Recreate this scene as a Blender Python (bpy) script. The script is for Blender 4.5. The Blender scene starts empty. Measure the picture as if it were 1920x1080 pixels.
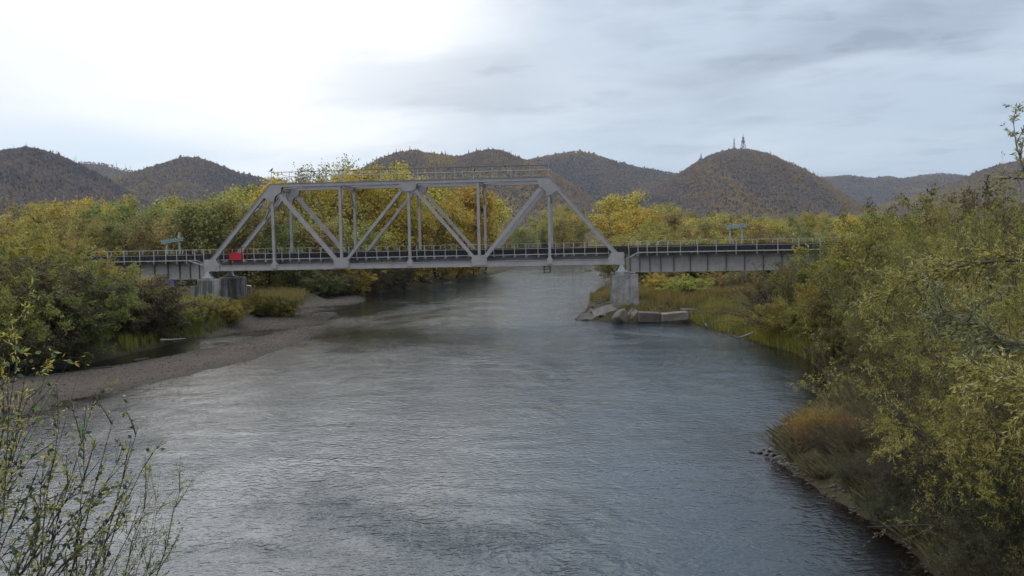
import bpy, math, random
import numpy as np
from mathutils import Vector, Matrix

S = bpy.context.scene
COL = S.collection
R = math.radians
PI = math.pi

# ------------------------------------------------------------------ camera
CAM_Z = 7.5
FPX, PITCH, ROLL = 1650.0, 0.04693, 0.01884
cd = bpy.data.cameras.new('camera'); cam = bpy.data.objects.new('camera', cd); COL.objects.link(cam)
cd.sensor_width = 36.0; cd.lens = 36.0 * FPX / 1920.0; cd.clip_start = 0.1; cd.clip_end = 20000
cam.matrix_world = Matrix.Translation((0, 0, CAM_Z)) @ Matrix.Rotation(PI / 2 - PITCH, 4, 'X') @ Matrix.Rotation(-ROLL, 4, 'Z')
S.camera = cam

# ------------------------------------------------------------------ world: overcast sky
S.view_settings.view_transform = 'Standard'; S.view_settings.look = 'None'
S.view_settings.exposure = 0.12; S.view_settings.gamma = 1.0
SUN_AZ, SUN_EL = R(-17), R(36)          # azimuth from +Y, clockwise positive
world = bpy.data.worlds.new('World'); S.world = world; world.use_nodes = True


class NT:
    """tiny helper for node trees"""
    def __init__(s, tree): s.t = tree; s.n = tree.nodes; s.l = tree.links
    def new(s, typ, **kw):
        n = s.n.new(typ)
        for k, v in kw.items():
            if k.startswith('i_'): n.inputs[k[2:]].default_value = v
            else: setattr(n, k, v)
        return n
    def link(s, a, b): s.l.new(a, b)
    def val(s, node, idx, v):
        if hasattr(v, 'is_linked') or isinstance(v, bpy.types.NodeSocket): s.l.new(v, node.inputs[idx])
        else: node.inputs[idx].default_value = v
    def math(s, op, a, b=0.0, c=0.0, clamp=False):
        n = s.n.new('ShaderNodeMath'); n.operation = op; n.use_clamp = clamp
        s.val(n, 0, a); s.val(n, 1, b); s.val(n, 2, c)
        return n.outputs[0]
    def vmath(s, op, a, b=(0, 0, 0)):
        n = s.n.new('ShaderNodeVectorMath'); n.operation = op
        s.val(n, 0, a); s.val(n, 1, b)
        return n.outputs['Value'] if op in ('DOT_PRODUCT', 'LENGTH') else n.outputs[0]
    def mix(s, fac, a, b, mode='MIX'):
        n = s.n.new('ShaderNodeMix'); n.data_type = 'RGBA'; n.blend_type = mode
        s.val(n, 0, fac)
        for i, v in ((6, a), (7, b)):
            if isinstance(v, bpy.types.NodeSocket): s.l.new(v, n.inputs[i])
            else: n.inputs[i].default_value = (*v, 1) if len(v) == 3 else v
        return n.outputs[2]
    def noise(s, vec, scale, detail=4, rough=.5, dist=0.0, col=False):
        n = s.n.new('ShaderNodeTexNoise')
        if vec is not None: s.l.new(vec, n.inputs['Vector'])
        n.inputs['Scale'].default_value = scale; n.inputs['Detail'].default_value = detail
        n.inputs['Roughness'].default_value = rough; n.inputs['Distortion'].default_value = dist
        return n.outputs['Color' if col else 'Fac']
    def rng(s, v, a, b, c=0.0, d=1.0, smooth=False):
        n = s.n.new('ShaderNodeMapRange'); n.clamp = True
        if smooth: n.interpolation_type = 'SMOOTHSTEP'
        s.val(n, 0, v); n.inputs[1].default_value = a; n.inputs[2].default_value = b
        n.inputs[3].default_value = c; n.inputs[4].default_value = d
        return n.outputs[0]
    def ramp(s, v, stops):
        n = s.n.new('ShaderNodeValToRGB'); s.l.new(v, n.inputs[0]); e = n.color_ramp.elements
        while len(e) < len(stops): e.new(0.5)
        for k, (p, c) in zip(e, stops): k.position = p; k.color = (*c, 1)
        return n.outputs[0]
    def mapping(s, vec, scale=(1, 1, 1), rot=(0, 0, 0), loc=(0, 0, 0)):
        n = s.n.new('ShaderNodeMapping'); s.l.new(vec, n.inputs[0])
        n.inputs['Scale'].default_value = scale; n.inputs['Rotation'].default_value = rot; n.inputs['Location'].default_value = loc
        return n.outputs[0]


def build_world():
    T = NT(world.node_tree); T.n.clear()
    out = T.new('ShaderNodeOutputWorld'); bg = T.new('ShaderNodeBackground')
    tc = T.new('ShaderNodeTexCoord')
    d = T.vmath('NORMALIZE', tc.outputs['Generated'])
    sep = T.new('ShaderNodeSeparateXYZ'); T.link(d, sep.inputs[0])
    X, Y, Z = sep.outputs
    sky = T.new('ShaderNodeTexSky'); sky.sky_type = 'NISHITA'; sky.sun_disc = False
    sky.sun_elevation = SUN_EL; sky.sun_rotation = SUN_AZ; sky.dust_density = 2.0; sky.altitude = 200
    nish = T.mix(1.0, sky.outputs[0], (0.085, 0.085, 0.085), 'MULTIPLY')
    # cloud layer noise, laid on a plane overhead so that it flattens towards the horizon
    zz = T.math('MAXIMUM', T.math('ADD', Z, 0.16), 0.03)
    comb = T.new('ShaderNodeCombineXYZ')
    T.link(T.math('DIVIDE', X, zz), comb.inputs[0]); T.link(T.math('DIVIDE', Y, zz), comb.inputs[1])
    cp = T.mapping(comb.outputs[0], rot=(0, 0, R(20)))
    n1 = T.noise(T.mapping(cp, scale=(0.7, 1.3, 1)), 1.1, 7, .55, .3)
    n2 = T.noise(T.mapping(cp, scale=(1.0, 1.5, 1), loc=(3.7, 1.3, 0)), 3.0, 6, .55, .4)
    az = T.math('ARCTAN2', X, Y); el = T.math('ARCSINE', Z)
    n0 = T.noise(T.mapping(cp, loc=(5.3, 9.1, 0)), .55, 5, .55, .4)
    azn = T.math('ADD', az, T.math('MULTIPLY', T.math('SUBTRACT', n0, .5), .9))
    right = T.rng(azn, -0.42, 0.30, 0, 1, True)
    base = T.mix(right, (.95, .97, .99), (0.53, 0.625, 0.745))
    lower = T.mix(right, (0.66, 0.80, 0.95), (0.47, 0.595, 0.72))
    lo = T.rng(T.math('ADD', el, T.math('MULTIPLY', T.math('SUBTRACT', n0, .5), .12)), 0.05, 0.19, 1, 0, True)
    cloud = T.mix(lo, base, lower)
    wob = T.math('MULTIPLY', T.math('SUBTRACT', n1, .5), .16)

    def band(c0, slope, w, amt, lo_az, hi_az, soft=.12):
        e = T.math('ABSOLUTE', T.math('ADD', T.math('SUBTRACT', el, T.math('ADD', T.math('MULTIPLY', az, slope), c0)), wob))
        m = T.math('MULTIPLY', T.rng(e, w * .25, w, 1, 0, True), T.math('MULTIPLY', T.rng(az, lo_az, lo_az + soft, 0, 1, True), T.rng(az, hi_az - soft, hi_az, 1, 0, True)))
        return T.math('MULTIPLY', m, amt)
    greys = T.math('ADD', band(.135, .20, .05, .62, .04, 1.2, .3), band(.30, .10, .09, .35, -.02, 1.2, .3))
    greys = T.math('ADD', greys, band(.175, -.05, .055, .6, -.30, .10, .15))
    puffs = T.math('MULTIPLY', T.rng(T.noise(T.mapping(cp, scale=(1, 1.6, 1), loc=(1.2, 5, 0)), 2.2, 5, .55, .2), .56, .70, 0, 1, True), T.math('MULTIPLY', right, .45))
    greys = T.math('ADD', greys, puffs)
    greys = T.math('ADD', greys, T.math('MULTIPLY', T.rng(n2, .5, .75), T.math('MULTIPLY', T.math('ADD', right, .35), .34)), clamp=True)
    cloud = T.mix(greys, cloud, T.mix(right, (0.60, 0.67, 0.76), (0.325, 0.385, 0.485)))
    light = T.math('MULTIPLY', T.rng(T.math('SUBTRACT', 1.0, n1), .50, .70), T.math('MULTIPLY', right, .5))
    cloud = T.mix(light, cloud, (0.70, 0.77, 0.86))
    # glow round the hidden sun
    sd = (math.sin(SUN_AZ) * math.cos(R(19)), math.cos(SUN_AZ) * math.cos(R(19)), math.sin(R(19)))
    g = T.vmath('DOT_PRODUCT', d, sd)
    glow = T.rng(T.math('ADD', g, T.math('MULTIPLY', T.math('SUBTRACT', n0, .5), .10)), 0.945, 0.998, 0, 1, True)
    cloud = T.mix(T.math('MULTIPLY', glow, T.math('SUBTRACT', 1.0, T.math('MULTIPLY', greys, .8))), cloud, (1.12, 1.13, 1.15))
    # brighter overhead, as under any overcast
    up = T.rng(Z, 0.42, 0.85, 1.0, 2.1, True)
    hi = T.rng(Z, 0.34, 0.5, 0, 1, True)
    cloud = T.mix(T.math('MULTIPLY', hi, .8), cloud, T.mix(right, (0.86, 0.95, 1.08), (0.62, 0.74, 0.88)))
    sc = T.new('ShaderNodeVectorMath', operation='SCALE'); T.link(cloud, sc.inputs[0]); T.link(up, sc.inputs['Scale'])
    fin = T.mix(0.9, nish, sc.outputs[0])
    T.link(fin, bg.inputs[0]); bg.inputs[1].default_value = 1.0
    T.link(bg.outputs[0], out.inputs[0])


build_world()
sl = bpy.data.lights.new('sun', 'SUN'); sl.energy = 0.5; sl.angle = R(50); sl.color = (1.0, 0.96, 0.9)
so = bpy.data.objects.new('sun', sl); COL.objects.link(so)
sdir = Vector((math.sin(SUN_AZ) * math.cos(SUN_EL), math.cos(SUN_AZ) * math.cos(SUN_EL), math.sin(SUN_EL)))
so.rotation_euler = sdir.to_track_quat('Z', 'Y').to_euler(); so.location = (0, 0, 60)
S.render.engine = 'CYCLES'
S.cycles.max_bounces = 6; S.cycles.diffuse_bounces = 3; S.cycles.glossy_bounces = 3
S.cycles.transparent_max_bounces = 8; S.cycles.transmission_bounces = 4; S.cycles.caustics_reflective = False

# ------------------------------------------------------------------ projection helpers (photo pixel -> world)
_cm = cam.matrix_world.to_3x3()


def ray(px, py):
    return (_cm @ Vector(((px - 960) / FPX, -(py - 540) / FPX, -1.0)))


def gp(px, py, z=0.0):                       # where the sight line meets height z
    d = ray(px, py); t = (z - CAM_Z) / d.z
    return Vector((d.x * t, d.y * t, z))


def at(px, py, Y):                           # point on the sight line at distance Y
    d = ray(px, py); t = Y / d.y
    return Vector((d.x * t, Y, CAM_Z + d.z * t))


# ------------------------------------------------------------------ object helpers
def tag(o, label=None, cat=None, group=None, kind=None):
    if label: o['label'] = label
    if cat: o['category'] = cat
    if group: o['group'] = group
    if kind: o['kind'] = kind
    return o


def empty(name, loc=(0, 0, 0), rz=0.0, label=None, cat=None, group=None, scale=1.0):
    o = bpy.data.objects.new(name, None); COL.objects.link(o)
    o.location = loc; o.rotation_euler = (0, 0, rz); o.empty_display_size = .2
    if scale != 1.0: o.scale = (scale,) * 3 if not isinstance(scale, tuple) else scale
    tag(o, label, cat, group)
    return o


def copy_tree(o, parent=None):
    c = o.copy(); COL.objects.link(c); c.parent = parent
    for k in list(o.children): copy_tree(k, c)
    return c


def link_mesh(name, me, mat, parent=None, smooth=False):
    if mat is not None: me.materials.append(mat)
    o = bpy.data.objects.new(name, me); COL.objects.link(o)
    if parent is not None: o.parent = parent
    if smooth: me.polygons.foreach_set('use_smooth', np.ones(len(me.polygons), dtype=bool))
    return o


def np_mesh(name, V, F, tint=None):
    """V (n,3); F (m,k) all the same k"""
    me = bpy.data.meshes.new(name)
    V = np.asarray(V, dtype=np.float32); F = np.asarray(F, dtype=np.int32)
    m, k = F.shape
    me.vertices.add(len(V)); me.vertices.foreach_set('co', V.ravel())
    me.loops.add(m * k); me.loops.foreach_set('vertex_index', F.ravel())
    me.polygons.add(m); me.polygons.foreach_set('loop_start', np.arange(0, m * k, k, dtype=np.int32))
    me.polygons.foreach_set('loop_total', np.full(m, k, dtype=np.int32))
    if tint is not None:
        a = me.attributes.new('tint', 'FLOAT', 'POINT'); a.data.foreach_set('value', np.asarray(tint, dtype=np.float32))
    me.update(calc_edges=True)
    return me


class MB:
    """collects boxes, beams, tubes and prisms into one mesh"""
    def __init__(s): s.v = []; s.f = []
    def add(s, vs, fs):
        b = len(s.v); s.v += [tuple(v) for v in vs]; s.f += [tuple(b + i for i in f) for f in fs]; return s
    def box(s, x0, x1, y0, y1, z0, z1):
        vs = [(x, y, z) for z in (z0, z1) for y in (y0, y1) for x in (x0, x1)]
        return s.add(vs, [(0, 2, 3, 1), (4, 5, 7, 6), (0, 1, 5, 4), (2, 6, 7, 3), (0, 4, 6, 2), (1, 3, 7, 5)])
    def beam(s, p0, p1, w, h, up=(0, 0, 1)):
        """rectangular bar; w across, h along 'up'"""
        p0 = Vector(p0); p1 = Vector(p1); d = (p1 - p0).normalized(); u = Vector(up)
        a = d.cross(u)
        if a.length < 1e-4: a = d.cross(Vector((1, 0, 0)))
        a.normalize(); u = a.cross(d).normalized()
        vs = []
        for p in (p0, p1):
            for sx, sz in ((-1, -1), (1, -1), (1, 1), (-1, 1)): vs.append(p + a * (sx * w / 2) + u * (sz * h / 2))
        return s.add(vs, [(3, 2, 1, 0), (4, 5, 6, 7), (0, 1, 5, 4), (1, 2, 6, 5), (2, 3, 7, 6), (3, 0, 4, 7)])
    def hbeam(s, p0, p1, w, h, t=.03, up=(0, 0, 1)):
        """I/H section: two flanges (plates perpendicular to 'up') and a web"""
        p0 = Vector(p0); p1 = Vector(p1); d = (p1 - p0).normalized(); u = Vector(up)
        a = d.cross(u).normalized(); u = a.cross(d).normalized()
        o = u * (h / 2 - t / 2)
        s.beam(p0 + o, p1 + o, w, t, u); s.beam(p0 - o, p1 - o, w, t, u)
        return s.beam(p0, p1, t, h - 2 * t, u)
    def tube(s, pts, r, n=6, cap=True):
        pts = [Vector(p) for p in pts]; rs = r if hasattr(r, '__len__') else [r] * len(pts)
        b = len(s.v); ref = None
        for i, p in enumerate(pts):
            d = (pts[min(i + 1, len(pts) - 1)] - pts[max(i - 1, 0)]).normalized()
            if ref is None: ref = d.orthogonal().normalized()
            a = (ref - d * ref.dot(d)).normalized(); ref = a; c = d.cross(a)
            for k in range(n):
                t = 2 * PI * k / n; s.v.append(tuple(p + (a * math.cos(t) + c * math.sin(t)) * rs[i]))
        for i in range(len(pts) - 1):
            for k in range(n):
                q = b + i * n + k; w = b + i * n + (k + 1) % n; s.f.append((q, w, w + n, q + n))
        if cap:
            s.f.append(tuple(b + k for k in range(n))[::-1]); s.f.append(tuple(b + (len(pts) - 1) * n + k for k in range(n)))
        return s
    def prism(s, poly, axis, a0, a1):
        """poly: 2D outline extruded along axis ('y': poly is x,z; 'z': poly is x,y; 'x': poly is y,z)"""
        n = len(poly); vs = []
        for a in (a0, a1):
            for (p, q) in poly:
                vs.append({'y': (p, a, q), 'z': (p, q, a), 'x': (a, p, q)}[axis])
        fs = [tuple(range(n)), tuple(range(2 * n - 1, n - 1, -1))]
        for k in range(n): fs.append((k, k + n, (k + 1) % n + n, (k + 1) % n))
        return s.add(vs, fs)
    def lathe(s, prof, c=(0, 0, 0), n=12):
        b = len(s.v)
        for (r, z) in prof:
            for k in range(n):
                t = 2 * PI * k / n; s.v.append((c[0] + r * math.cos(t), c[1] + r * math.sin(t), c[2] + z))
        for i in range(len(prof) - 1):
            for k in range(n):
                q = b + i * n + k; w = b + i * n + (k + 1) % n; s.f.append((q, w, w + n, q + n))
        s.f.append(tuple(b + k for k in range(n))[::-1]); s.f.append(tuple(b + (len(prof) - 1) * n + k for k in range(n)))
        return s
    def mesh(s, name='mesh'):
        me = bpy.data.meshes.new(name); me.from_pydata(s.v, [], s.f); me.update()
        import bmesh
        bm = bmesh.new(); bm.from_mesh(me); bmesh.ops.recalc_face_normals(bm, faces=bm.faces); bm.to_mesh(me); bm.free()
        return me
    def build(s, name, mat, parent=None, smooth=False, bevel=0.0):
        o = link_mesh(name, s.mesh(name), mat, parent, smooth)
        if bevel:
            m = o.modifiers.new('bevel', 'BEVEL'); m.width = bevel; m.segments = 2; m.limit_method = 'ANGLE'
        return o


# ------------------------------------------------------------------ materials
def new_mat(name):
    m = bpy.data.materials.new(name); m.use_nodes = True; T = NT(m.node_tree); T.n.clear()
    out = T.new('ShaderNodeOutputMaterial'); return m, T, out


def principled(T, out, col, rough=.6, spec=.5, normal=None, metallic=0.0):
    p = T.new('ShaderNodeBsdfPrincipled')
    if isinstance(col, bpy.types.NodeSocket): T.link(col, p.inputs['Base Color'])
    else: p.inputs['Base Color'].default_value = (*col, 1)
    if isinstance(rough, bpy.types.NodeSocket): T.link(rough, p.inputs['Roughness'])
    else: p.inputs['Roughness'].default_value = rough
    p.inputs['Specular IOR Level'].default_value = spec; p.inputs['Metallic'].default_value = metallic
    if normal is not None: T.link(normal, p.inputs['Normal'])
    if out is not None: T.link(p.outputs[0], out.inputs[0])
    return p


def bump(T, h, strength=.3, dist=.05):
    b = T.new('ShaderNodeBump'); b.inputs['Strength'].default_value = strength; b.inputs['Distance'].default_value = dist
    T.link(h, b.inputs['Height']); return b.outputs[0]


def mat_paint(name, base, rust=.35):
    m, T, out = new_mat(name); tc = T.new('ShaderNodeTexCoord').outputs['Object']
    n = T.noise(tc, 1.3, 6, .6); st = T.noise(T.mapping(tc, scale=(3, 3, .35)), 2.0, 5, .6)
    fine = T.noise(tc, 14, 4, .6)
    c = T.mix(T.rng(n, .35, .7), base, tuple(x * .8 for x in base))
    c = T.mix(T.math('MULTIPLY', T.rng(st, .55, .75), .5), c, tuple(x * .62 for x in base))
    r = T.math('MULTIPLY', T.rng(T.math('ADD', T.math('MULTIPLY', n, .5), T.math('MULTIPLY', fine, .5)), .58, .68), rust)
    c = T.mix(r, c, (.13, .075, .05))
    principled(T, out, c, T.rng(fine, .3, .7, .45, .7), .35, bump(T, fine, .15, .01))
    return m


def mat_flat(name, col, rough=.6, var=.25, scale=6.0, spec=.4, metallic=0.0):
    m, T, out = new_mat(name); tc = T.new('ShaderNodeTexCoord').outputs['Object']
    n = T.noise(tc, scale, 5, .6)
    c = T.mix(n, tuple(x * (1 - var) for x in col), tuple(min(1, x * (1 + var)) for x in col))
    principled(T, out, c, rough, spec, bump(T, n, .2, .02), metallic)
    return m


def mat_concrete(streak=.5, name='weathered_concrete'):
    m, T, out = new_mat(name); tc = T.new('ShaderNodeTexCoord').outputs['Object']
    n = T.noise(tc, .9, 7, .65); f = T.noise(tc, 9, 6, .7)
    st = T.noise(T.mapping(tc, scale=(1.1, 1.1, .12)), 1.7, 5, .6)
    c = T.ramp(T.math('ADD', T.math('MULTIPLY', n, .65), T.math('MULTIPLY', f, .35)), [(.34, (.11, .10, .092)), (.48, (.22, .205, .19)), (.6, (.33, .31, .29)), (.7, (.25, .235, .215))])
    c = T.mix(T.math('MULTIPLY', T.rng(st, .52 if streak < .6 else .45, .66 if streak < .6 else .56), streak), c, (.07, .06, .055))
    # horizontal casting joints with broken dark gaps
    sep = T.new('ShaderNodeSeparateXYZ'); T.link(tc, sep.inputs[0])
    fr = T.math('ABSOLUTE', T.math('SUBTRACT', T.math('FRACT', T.math('ADD', T.math('MULTIPLY', sep.outputs[2], .9), T.math('MULTIPLY', n, .12))), .5))
    crk = T.math('MULTIPLY', T.rng(fr, .018, .03, 1, 0), T.rng(T.noise(tc, 1.6, 3), .5, .6))
    c = T.mix(T.math('MULTIPLY', crk, .7), c, (.05, .045, .04))
    principled(T, out, c, .88, .25, bump(T, f, .5, .04)); return m


def mat_rock():
    m, T, out = new_mat('river_rock'); tc = T.new('ShaderNodeTexCoord').outputs['Object']
    oi = T.new('ShaderNodeObjectInfo')
    off = T.new('ShaderNodeVectorMath', operation='ADD'); T.link(tc, off.inputs[0]); T.link(oi.outputs['Random'], off.inputs[1])
    n = T.noise(off.outputs[0], 1.4, 7, .65); f = T.noise(off.outputs[0], 12, 5, .65)
    c = T.ramp(T.math('ADD', T.math('MULTIPLY', n, .6), T.math('MULTIPLY', f, .4)), [(.3, (.065, .055, .047)), (.5, (.165, .143, .124)), (.72, (.28, .25, .22))])
    c = T.mix(1.0, c, oi.outputs['Color'], 'MULTIPLY')
    principled(T, out, c, .85, .3, bump(T, f, .5, .04)); return m


def mat_leaf(name, second=(.22, .12, .03), dark=(.045, .05, .018), trans=.35, spread=1.0):
    m, T, out = new_mat(name)
    at_ = T.new('ShaderNodeAttribute', attribute_name='tint', attribute_type='GEOMETRY').outputs['Fac']
    oi = T.new('ShaderNodeObjectInfo')
    tc = T.new('ShaderNodeTexCoord').outputs['Object']
    n = T.noise(tc, .55, 3, .5)
    t = T.math('ADD', at_, T.math('MULTIPLY', T.math('SUBTRACT', n, .5), .9 * spread))
    c = T.mix(T.rng(t, .0, .38, 1, 0), oi.outputs['Color'], dark)
    c = T.mix(T.math('MULTIPLY', T.rng(t, .72, 1.1), .8), c, second)
    br = T.rng(at_, 0, 1, .55, 1.45)
    sc = T.new('ShaderNodeVectorMath', operation='SCALE'); T.link(c, sc.inputs[0]); T.link(br, sc.inputs['Scale'])
    d = T.new('ShaderNodeBsdfPrincipled'); T.link(sc.outputs[0], d.inputs['Base Color'])
    d.inputs['Roughness'].default_value = .55; d.inputs['Specular IOR Level'].default_value = .3
    tr = T.new('ShaderNodeBsdfTranslucent'); T.link(sc.outputs[0], tr.inputs[0])
    mx = T.new('ShaderNodeMixShader'); mx.inputs[0].default_value = trans
    T.link(d.outputs[0], mx.inputs[1]); T.link(tr.outputs[0], mx.inputs[2]); T.link(mx.outputs[0], out.inputs[0])
    return m


def mat_tint_ramp(name, stops, rough=.9, trans=0.0):
    """colour from the per-blade 'tint' attribute"""
    m, T, out = new_mat(name)
    at_ = T.new('ShaderNodeAttribute', attribute_name='tint', attribute_type='GEOMETRY').outputs['Fac']
    pos = T.new('ShaderNodeNewGeometry').outputs['Position']
    n = T.noise(pos, .12, 4, .6)
    t = T.math('ADD', T.math('MULTIPLY', at_, .6), T.math('MULTIPLY', T.rng(n, .3, .7), .4))
    c = T.ramp(t, stops)
    p = principled(T, None, c, rough, .15)
    if trans:
        tr = T.new('ShaderNodeBsdfTranslucent'); T.link(c, tr.inputs[0])
        mx = T.new('ShaderNodeMixShader'); mx.inputs[0].default_value = trans
        T.link(p.outputs[0], mx.inputs[1]); T.link(tr.outputs[0], mx.inputs[2]); T.link(mx.outputs[0], out.inputs[0])
    else: T.link(p.outputs[0], out.inputs[0])
    return m


M_STEEL = mat_paint('grey_bridge_paint', (.355, .325, .31), .6)
M_STEEL_L = mat_paint('pale_bridge_paint', (.42, .41, .40), .2)
M_GIRDER = mat_paint('girder_paint', (.40, .375, .36), .5)
M_RIB = mat_paint('dirty_shaded_rib_paint', (.085, .08, .082), .4)  # rust, dirt and the walkway's shadow all put into the stiffener colour
M_DARK = mat_flat('dark_timber', (.028, .025, .023), .85, .4)
M_RAIL = mat_flat('rusty_rail', (.10, .06, .045), .5, .3, metallic=.5)
M_CONC = mat_concrete()
M_CONC2 = mat_concrete(.85, 'stained_concrete')
M_ROCK = mat_rock()
M_RED = mat_flat('red_paint', (.52, .012, .022), .5, .12)
M_REDD = mat_flat('faded_red_paint', (.20, .035, .035), .6, .3)
M_BARK = mat_flat('bark', (.075, .06, .05), .9, .5, 9)
M_TWIG = mat_flat('twig_bark', (.055, .042, .036), .85, .4, 9)
M_WOODG = mat_flat('weathered_wood', (.22, .205, .185), .85, .3, 5)
M_TEAL = mat_flat('teal_insulator_glass', (.24, .33, .33), .25, .2, 8)
M_BLUE = mat_flat('blue_paint', (.02, .045, .36), .5, .15)
M_PALE = mat_flat('pale_plaster', (.66, .66, .64), .8, .15)
M_CROW = mat_flat('black_feathers', (.012, .012, .016), .6, .3)
M_WIRE = mat_flat('dark_wire', (.05, .05, .055), .6, .2)

# ================================================================== SETTING
_rs = np.random.RandomState(5)
_tab = _rs.rand(256, 256)


def vnoise(x, y):
    x = np.asarray(x, float); y = np.asarray(y, float)
    xi = np.floor(x).astype(int); yi = np.floor(y).astype(int); fx = x - xi; fy = y - yi
    fx = fx * fx * (3 - 2 * fx); fy = fy * fy * (3 - 2 * fy)
    a = _tab[xi % 256, yi % 256]; b = _tab[(xi + 1) % 256, yi % 256]
    c = _tab[xi % 256, (yi + 1) % 256]; d = _tab[(xi + 1) % 256, (yi + 1) % 256]
    return (a * (1 - fx) + b * fx) * (1 - fy) + (c * (1 - fx) + d * fx) * fy


def fbm(x, y, o=4):
    s = 0; a = .5; k = 1.0
    for i in range(o):
        s = s + a * vnoise(x * k + 17.3 * i, y * k + 5.1 * i); a *= .5; k *= 2.03
    return s / (1 - .5 ** o)


def smooth_poly(pts, it=1):
    for _ in range(it):
        q = []
        for i in range(len(pts)):
            a = pts[i]; b = pts[(i + 1) % len(pts)]
            q += [(a[0] * .75 + b[0] * .25, a[1] * .75 + b[1] * .25), (a[0] * .25 + b[0] * .75, a[1] * .25 + b[1] * .75)]
        pts = q
    return pts


def sdist(px, py, poly):
    """signed distance, negative inside"""
    P = np.asarray(poly, float); best = np.full(px.shape, 1e18); ins = np.zeros(px.shape, bool)
    n = len(P)
    for i in range(n):
        ax, ay = P[i]; bx, by = P[(i + 1) % n]
        ex, ey = bx - ax, by - ay; L = ex * ex + ey * ey + 1e-12
        t = np.clip(((px - ax) * ex + (py - ay) * ey) / L, 0, 1)
        d = (px - ax - t * ex) ** 2 + (py - ay - t * ey) ** 2
        best = np.minimum(best, d)
        if ay != by:
            c = ((ay > py) != (by > py)) & (px < (bx - ax) * (py - ay) / (by - ay) + ax)
            ins ^= c
    d = np.sqrt(best); return np.where(ins, -d, d)


def G(*pp): return [tuple(gp(x, y)[:2]) for x, y in pp]


RIVER = [(-5.5, -40), (-5.5, 0), (-6.5, 9), (-10, 16), (-20, 20.5), (-36, 25), (-60, 26), (-60, 31)]
RIVER += G((-170, 835), (0, 790), (60, 775), (98, 762), (114, 751), (155, 745), (212, 735), (265, 722), (340, 708), (368, 699), (430, 685), (471, 677), (506, 662),
           (540, 650), (566, 642), (590, 630), (594, 619), (575, 616.5), (545, 618.5), (520, 622), (498, 629), (471, 634.5), (444, 643), (368, 657), (308, 669), (262, 677), (200, 688), (150, 694), (95, 702),
           (60, 700), (100, 690), (150, 684), (200, 674), (262, 659), (330, 642), (373, 635), (444, 624.5), (498, 618), (547, 615), (579, 612), (600, 607), (622, 596), (634, 588), (622, 584),
           (552, 590), (510, 590.5), (494, 587), (509, 583), (538, 580.5), (606, 574), (647, 572), (679, 567), (688, 561), (676, 555), (687, 551), (712, 549), (760, 542), (820, 531),
           (880, 524), (920, 517), (945, 510), (958, 505))
RIVER += [(2, 310), (9, 345), (40, 390), (110, 430), (240, 470), (240, 440), (130, 395), (70, 350), (45, 300)]
RIVER += G((1152, 506), (1160, 512), (1164, 525), (1160, 540), (1140, 550), (1118, 556), (1104, 562), (1104, 570), (1100, 580), (1085, 590), (1090, 598), (1130, 602), (1180, 605), (1240, 602), (1300, 604), (1320, 612),
           (1360, 624), (1400, 634), (1425, 642), (1440, 648), (1490, 660), (1530, 685), (1556, 720), (1565, 750), (1545, 775), (1505, 795), (1475, 808), (1455, 828), (1448, 850), (1475, 878),
           (1510, 900), (1560, 935), (1600, 960), (1640, 985), (1700, 1035), (1750, 1085))
RIVER += [(9.3, 14), (8.3, 7), (7.5, 0), (7.5, -40)]
RIVER = smooth_poly(RIVER, 1)
GRAVEL = G((-300, 850), (0, 800), (300, 760), (560, 680), (640, 640), (650, 590), (700, 570), (708, 556), (690, 547), (600, 541), (540, 540), (520, 548), (560, 560), (600, 566), (560, 577), (480, 590), (455, 612),
           (380, 640), (300, 655), (240, 668), (180, 680), (80, 692), (-60, 710), (-400, 730))


def height(x, y, full=False):
    d = sdist(x, y, RIVER); g = sdist(x, y, GRAVEL)
    gm = np.clip(.5 - g / 2.0, 0, 1)
    jit = fbm(x * .9, y * .9, 3) - .5
    dd = d + jit * .5
    bank = 1.35 * (1 - np.exp(-np.maximum(dd, 0) / 2.6)) + .35 * (fbm(x * .12, y * .12, 3) - .5) * np.clip(d / 5, 0, 1)
    bar = .28 * (1 - np.exp(-np.maximum(dd, 0) / 3.5)) + .03 * jit
    z = bank * (1 - gm) + bar * gm
    z = z + .06 * (fbm(x * 1.7, y * 1.7, 3) - .5) * np.clip(dd / 1, 0, 1)
    bed = -np.minimum(1.3, np.where(g < 11, .045, .16) * np.maximum(-dd, 0)) - .02
    z = np.where(dd > 0, z, bed)
    far = np.clip((np.hypot(x, y) - 400) / 300, 0, 1)
    z = z * (1 - far) + 1.6 * far
    return (z, d, g) if full else z


def hz(x, y): return float(height(np.array([float(x)]), np.array([float(y)]))[0])


def polar_sheet(r, th):
    RR, TT = np.meshgrid(r, th, indexing='ij')
    return RR * np.sin(TT), RR * np.cos(TT)


def grid_faces(nr, nt, wrap=False):
    i = np.arange(nr - 1)[:, None]; j = np.arange(nt if wrap else nt - 1)[None, :]; j2 = (j + 1) % nt
    a = i * nt + j; b = i * nt + j2; c = (i + 1) * nt + j2; d = (i + 1) * nt + j
    return np.stack([a + 0 * j, b + 0 * j, c + 0 * j, d + 0 * j], -1).reshape(-1, 4)


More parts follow.
